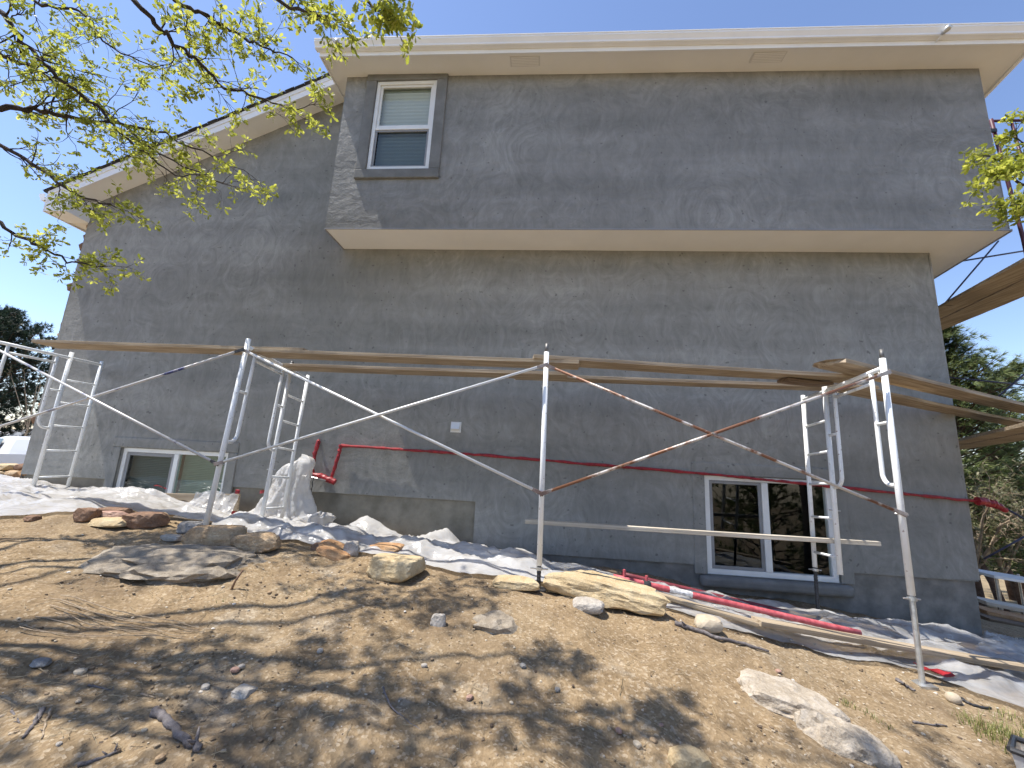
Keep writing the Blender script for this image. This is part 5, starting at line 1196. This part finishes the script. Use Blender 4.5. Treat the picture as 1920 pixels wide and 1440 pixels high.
def car():
    cx = at(2, 860, 15.27); cx.x += .95; g = at(20, 893, 14.5).z; e = empty('parked_car', (cx.x+.9, 14.5, g)); tag(e, 'white parked car half hidden behind the left house corner', 'car')
    # side profile: x forward to the left, z up
    prof = [(-2.15, .42), (-2.2, .62), (-2.12, .80), (-1.3, .96), (-.95, 1.02), (-.25, 1.46), (.15, 1.54), (1.2, 1.54), (1.75, 1.44), (2.05, 1.05), (2.15, .9), (2.18, .45)]
    wid = [.70, .80, .84, .86, .86, .66, .64, .64, .66, .84, .86, .80]
    def Wd(x, y, z): return (cx.x+.9+x*.82+y*.5, 13.5+1.0+y*.85-x*.35, g+z)
    white = simple('white_car_paint', (.78, .79, .80), (.82, .83, .84), .2, 1, 0)
    mb = MB(); rows = []
    for s in np.linspace(-1, 1, 9):
        rows.append([Wd(x, s*w_*(1 if abs(s) < .99 else 1), z-(.10 if abs(s) > .9 else .03*abs(s))*(1 if z > .9 else 0)) for (x, z), w_ in zip(prof, wid)])
    mb.grid(rows)
    for r_ in (rows[0], rows[-1]): mb.add(r_, [tuple(range(len(r_)))])
    mb.build('body', white, e, False)
    glass = simple('car_glass', (.03, .04, .05), (.05, .06, .07), .08, 1, 0)
    mb = MB(); mb.add([Wd(-.98, -.76, 1.03), Wd(-.98, .76, 1.03), Wd(-.27, .58, 1.47), Wd(-.27, -.58, 1.47)], [(0, 1, 2, 3)])
    mb.v = [(x, y-.02, z+.012) for x, y, z in mb.v]; mb.build('windscreen', glass, e)
    for s in (-1, 1):
        mb = MB(); mb.add([Wd(-.75, s*.87, 1.03), Wd(1.7, s*.87, 1.03), Wd(1.45, s*.74, 1.42), Wd(-.15, s*.74, 1.42)], [(0, 1, 2, 3)]); mb.build('side_window', glass, e)
        mb = MB(); mb.tube([Wd(-2.13, s*.62, .70), Wd(-2.21, s*.60, .69)], [.11, .09], 10); mb.build('headlight', M['galv'], e)
    mb = MB(); mb.add([Wd(-2.24, -.78, .22), Wd(-2.24, .78, .22), Wd(-2.24, .78, .46), Wd(-2.24, -.78, .46), Wd(-2.0, -.84, .22), Wd(-2.0, .84, .22), Wd(-2.0, .84, .46), Wd(-2.0, -.84, .46)], [(0, 1, 2, 3), (3, 2, 6, 7), (0, 4, 5, 1), (0, 3, 7, 4), (1, 5, 6, 2)]); mb.build('bumper', M['black_steel'], e)
    mb = MB(); mb.add([Wd(-1.9, -.80, .2), Wd(2.1, -.8, .2), Wd(2.1, .8, .2), Wd(-1.9, .8, .2), Wd(-1.9, -.8, .5), Wd(2.1, -.8, .5), Wd(2.1, .8, .5), Wd(-1.9, .8, .5)], [(0, 1, 5, 4), (2, 3, 7, 6), (3, 0, 4, 7), (1, 2, 6, 5), (0, 3, 2, 1)]); mb.build('sill', M['black_steel'], e)
    for x in (-1.35, 1.4):
        for s in (-1, 1):
            mb = MB(); mb.tube([Wd(x, s*.70, .33), Wd(x, s*.90, .33)], .33, 20); w_ = mb.build('wheel', M['black_steel'], e); mb = MB(); mb.tube([Wd(x, s*.895, .33), Wd(x, s*.915, .33)], .2, 16); mb.build('rim', M['galv'], w_)
car()

# blue and white pole on the plastic at the far left
a, b_ = at(-60, 946, 4.9), at(118, 948, 4.9); a.z = max(a.z, gz(a.x, a.y)+.15)
e = empty('paint_pole', (a+b_)/2); tag(e, 'blue and white extension pole lying on the heaped plastic at the far left', 'pole')
mb = MB(); mb.tube([a, a.lerp(b_, .55)], .017, 10); mb.build('grip', M['blue_steel'], e); mb = MB(); mb.tube([a.lerp(b_, .55), b_], .013, 10); mb.build('shaft', M['white_tube'], e)
mb = MB(); mb.tube([b_, b_+Vector((.13, 0, .01))], .02, 10); mb.build('tip', M['black_steel'], e)
print('objects', len(bpy.data.objects))
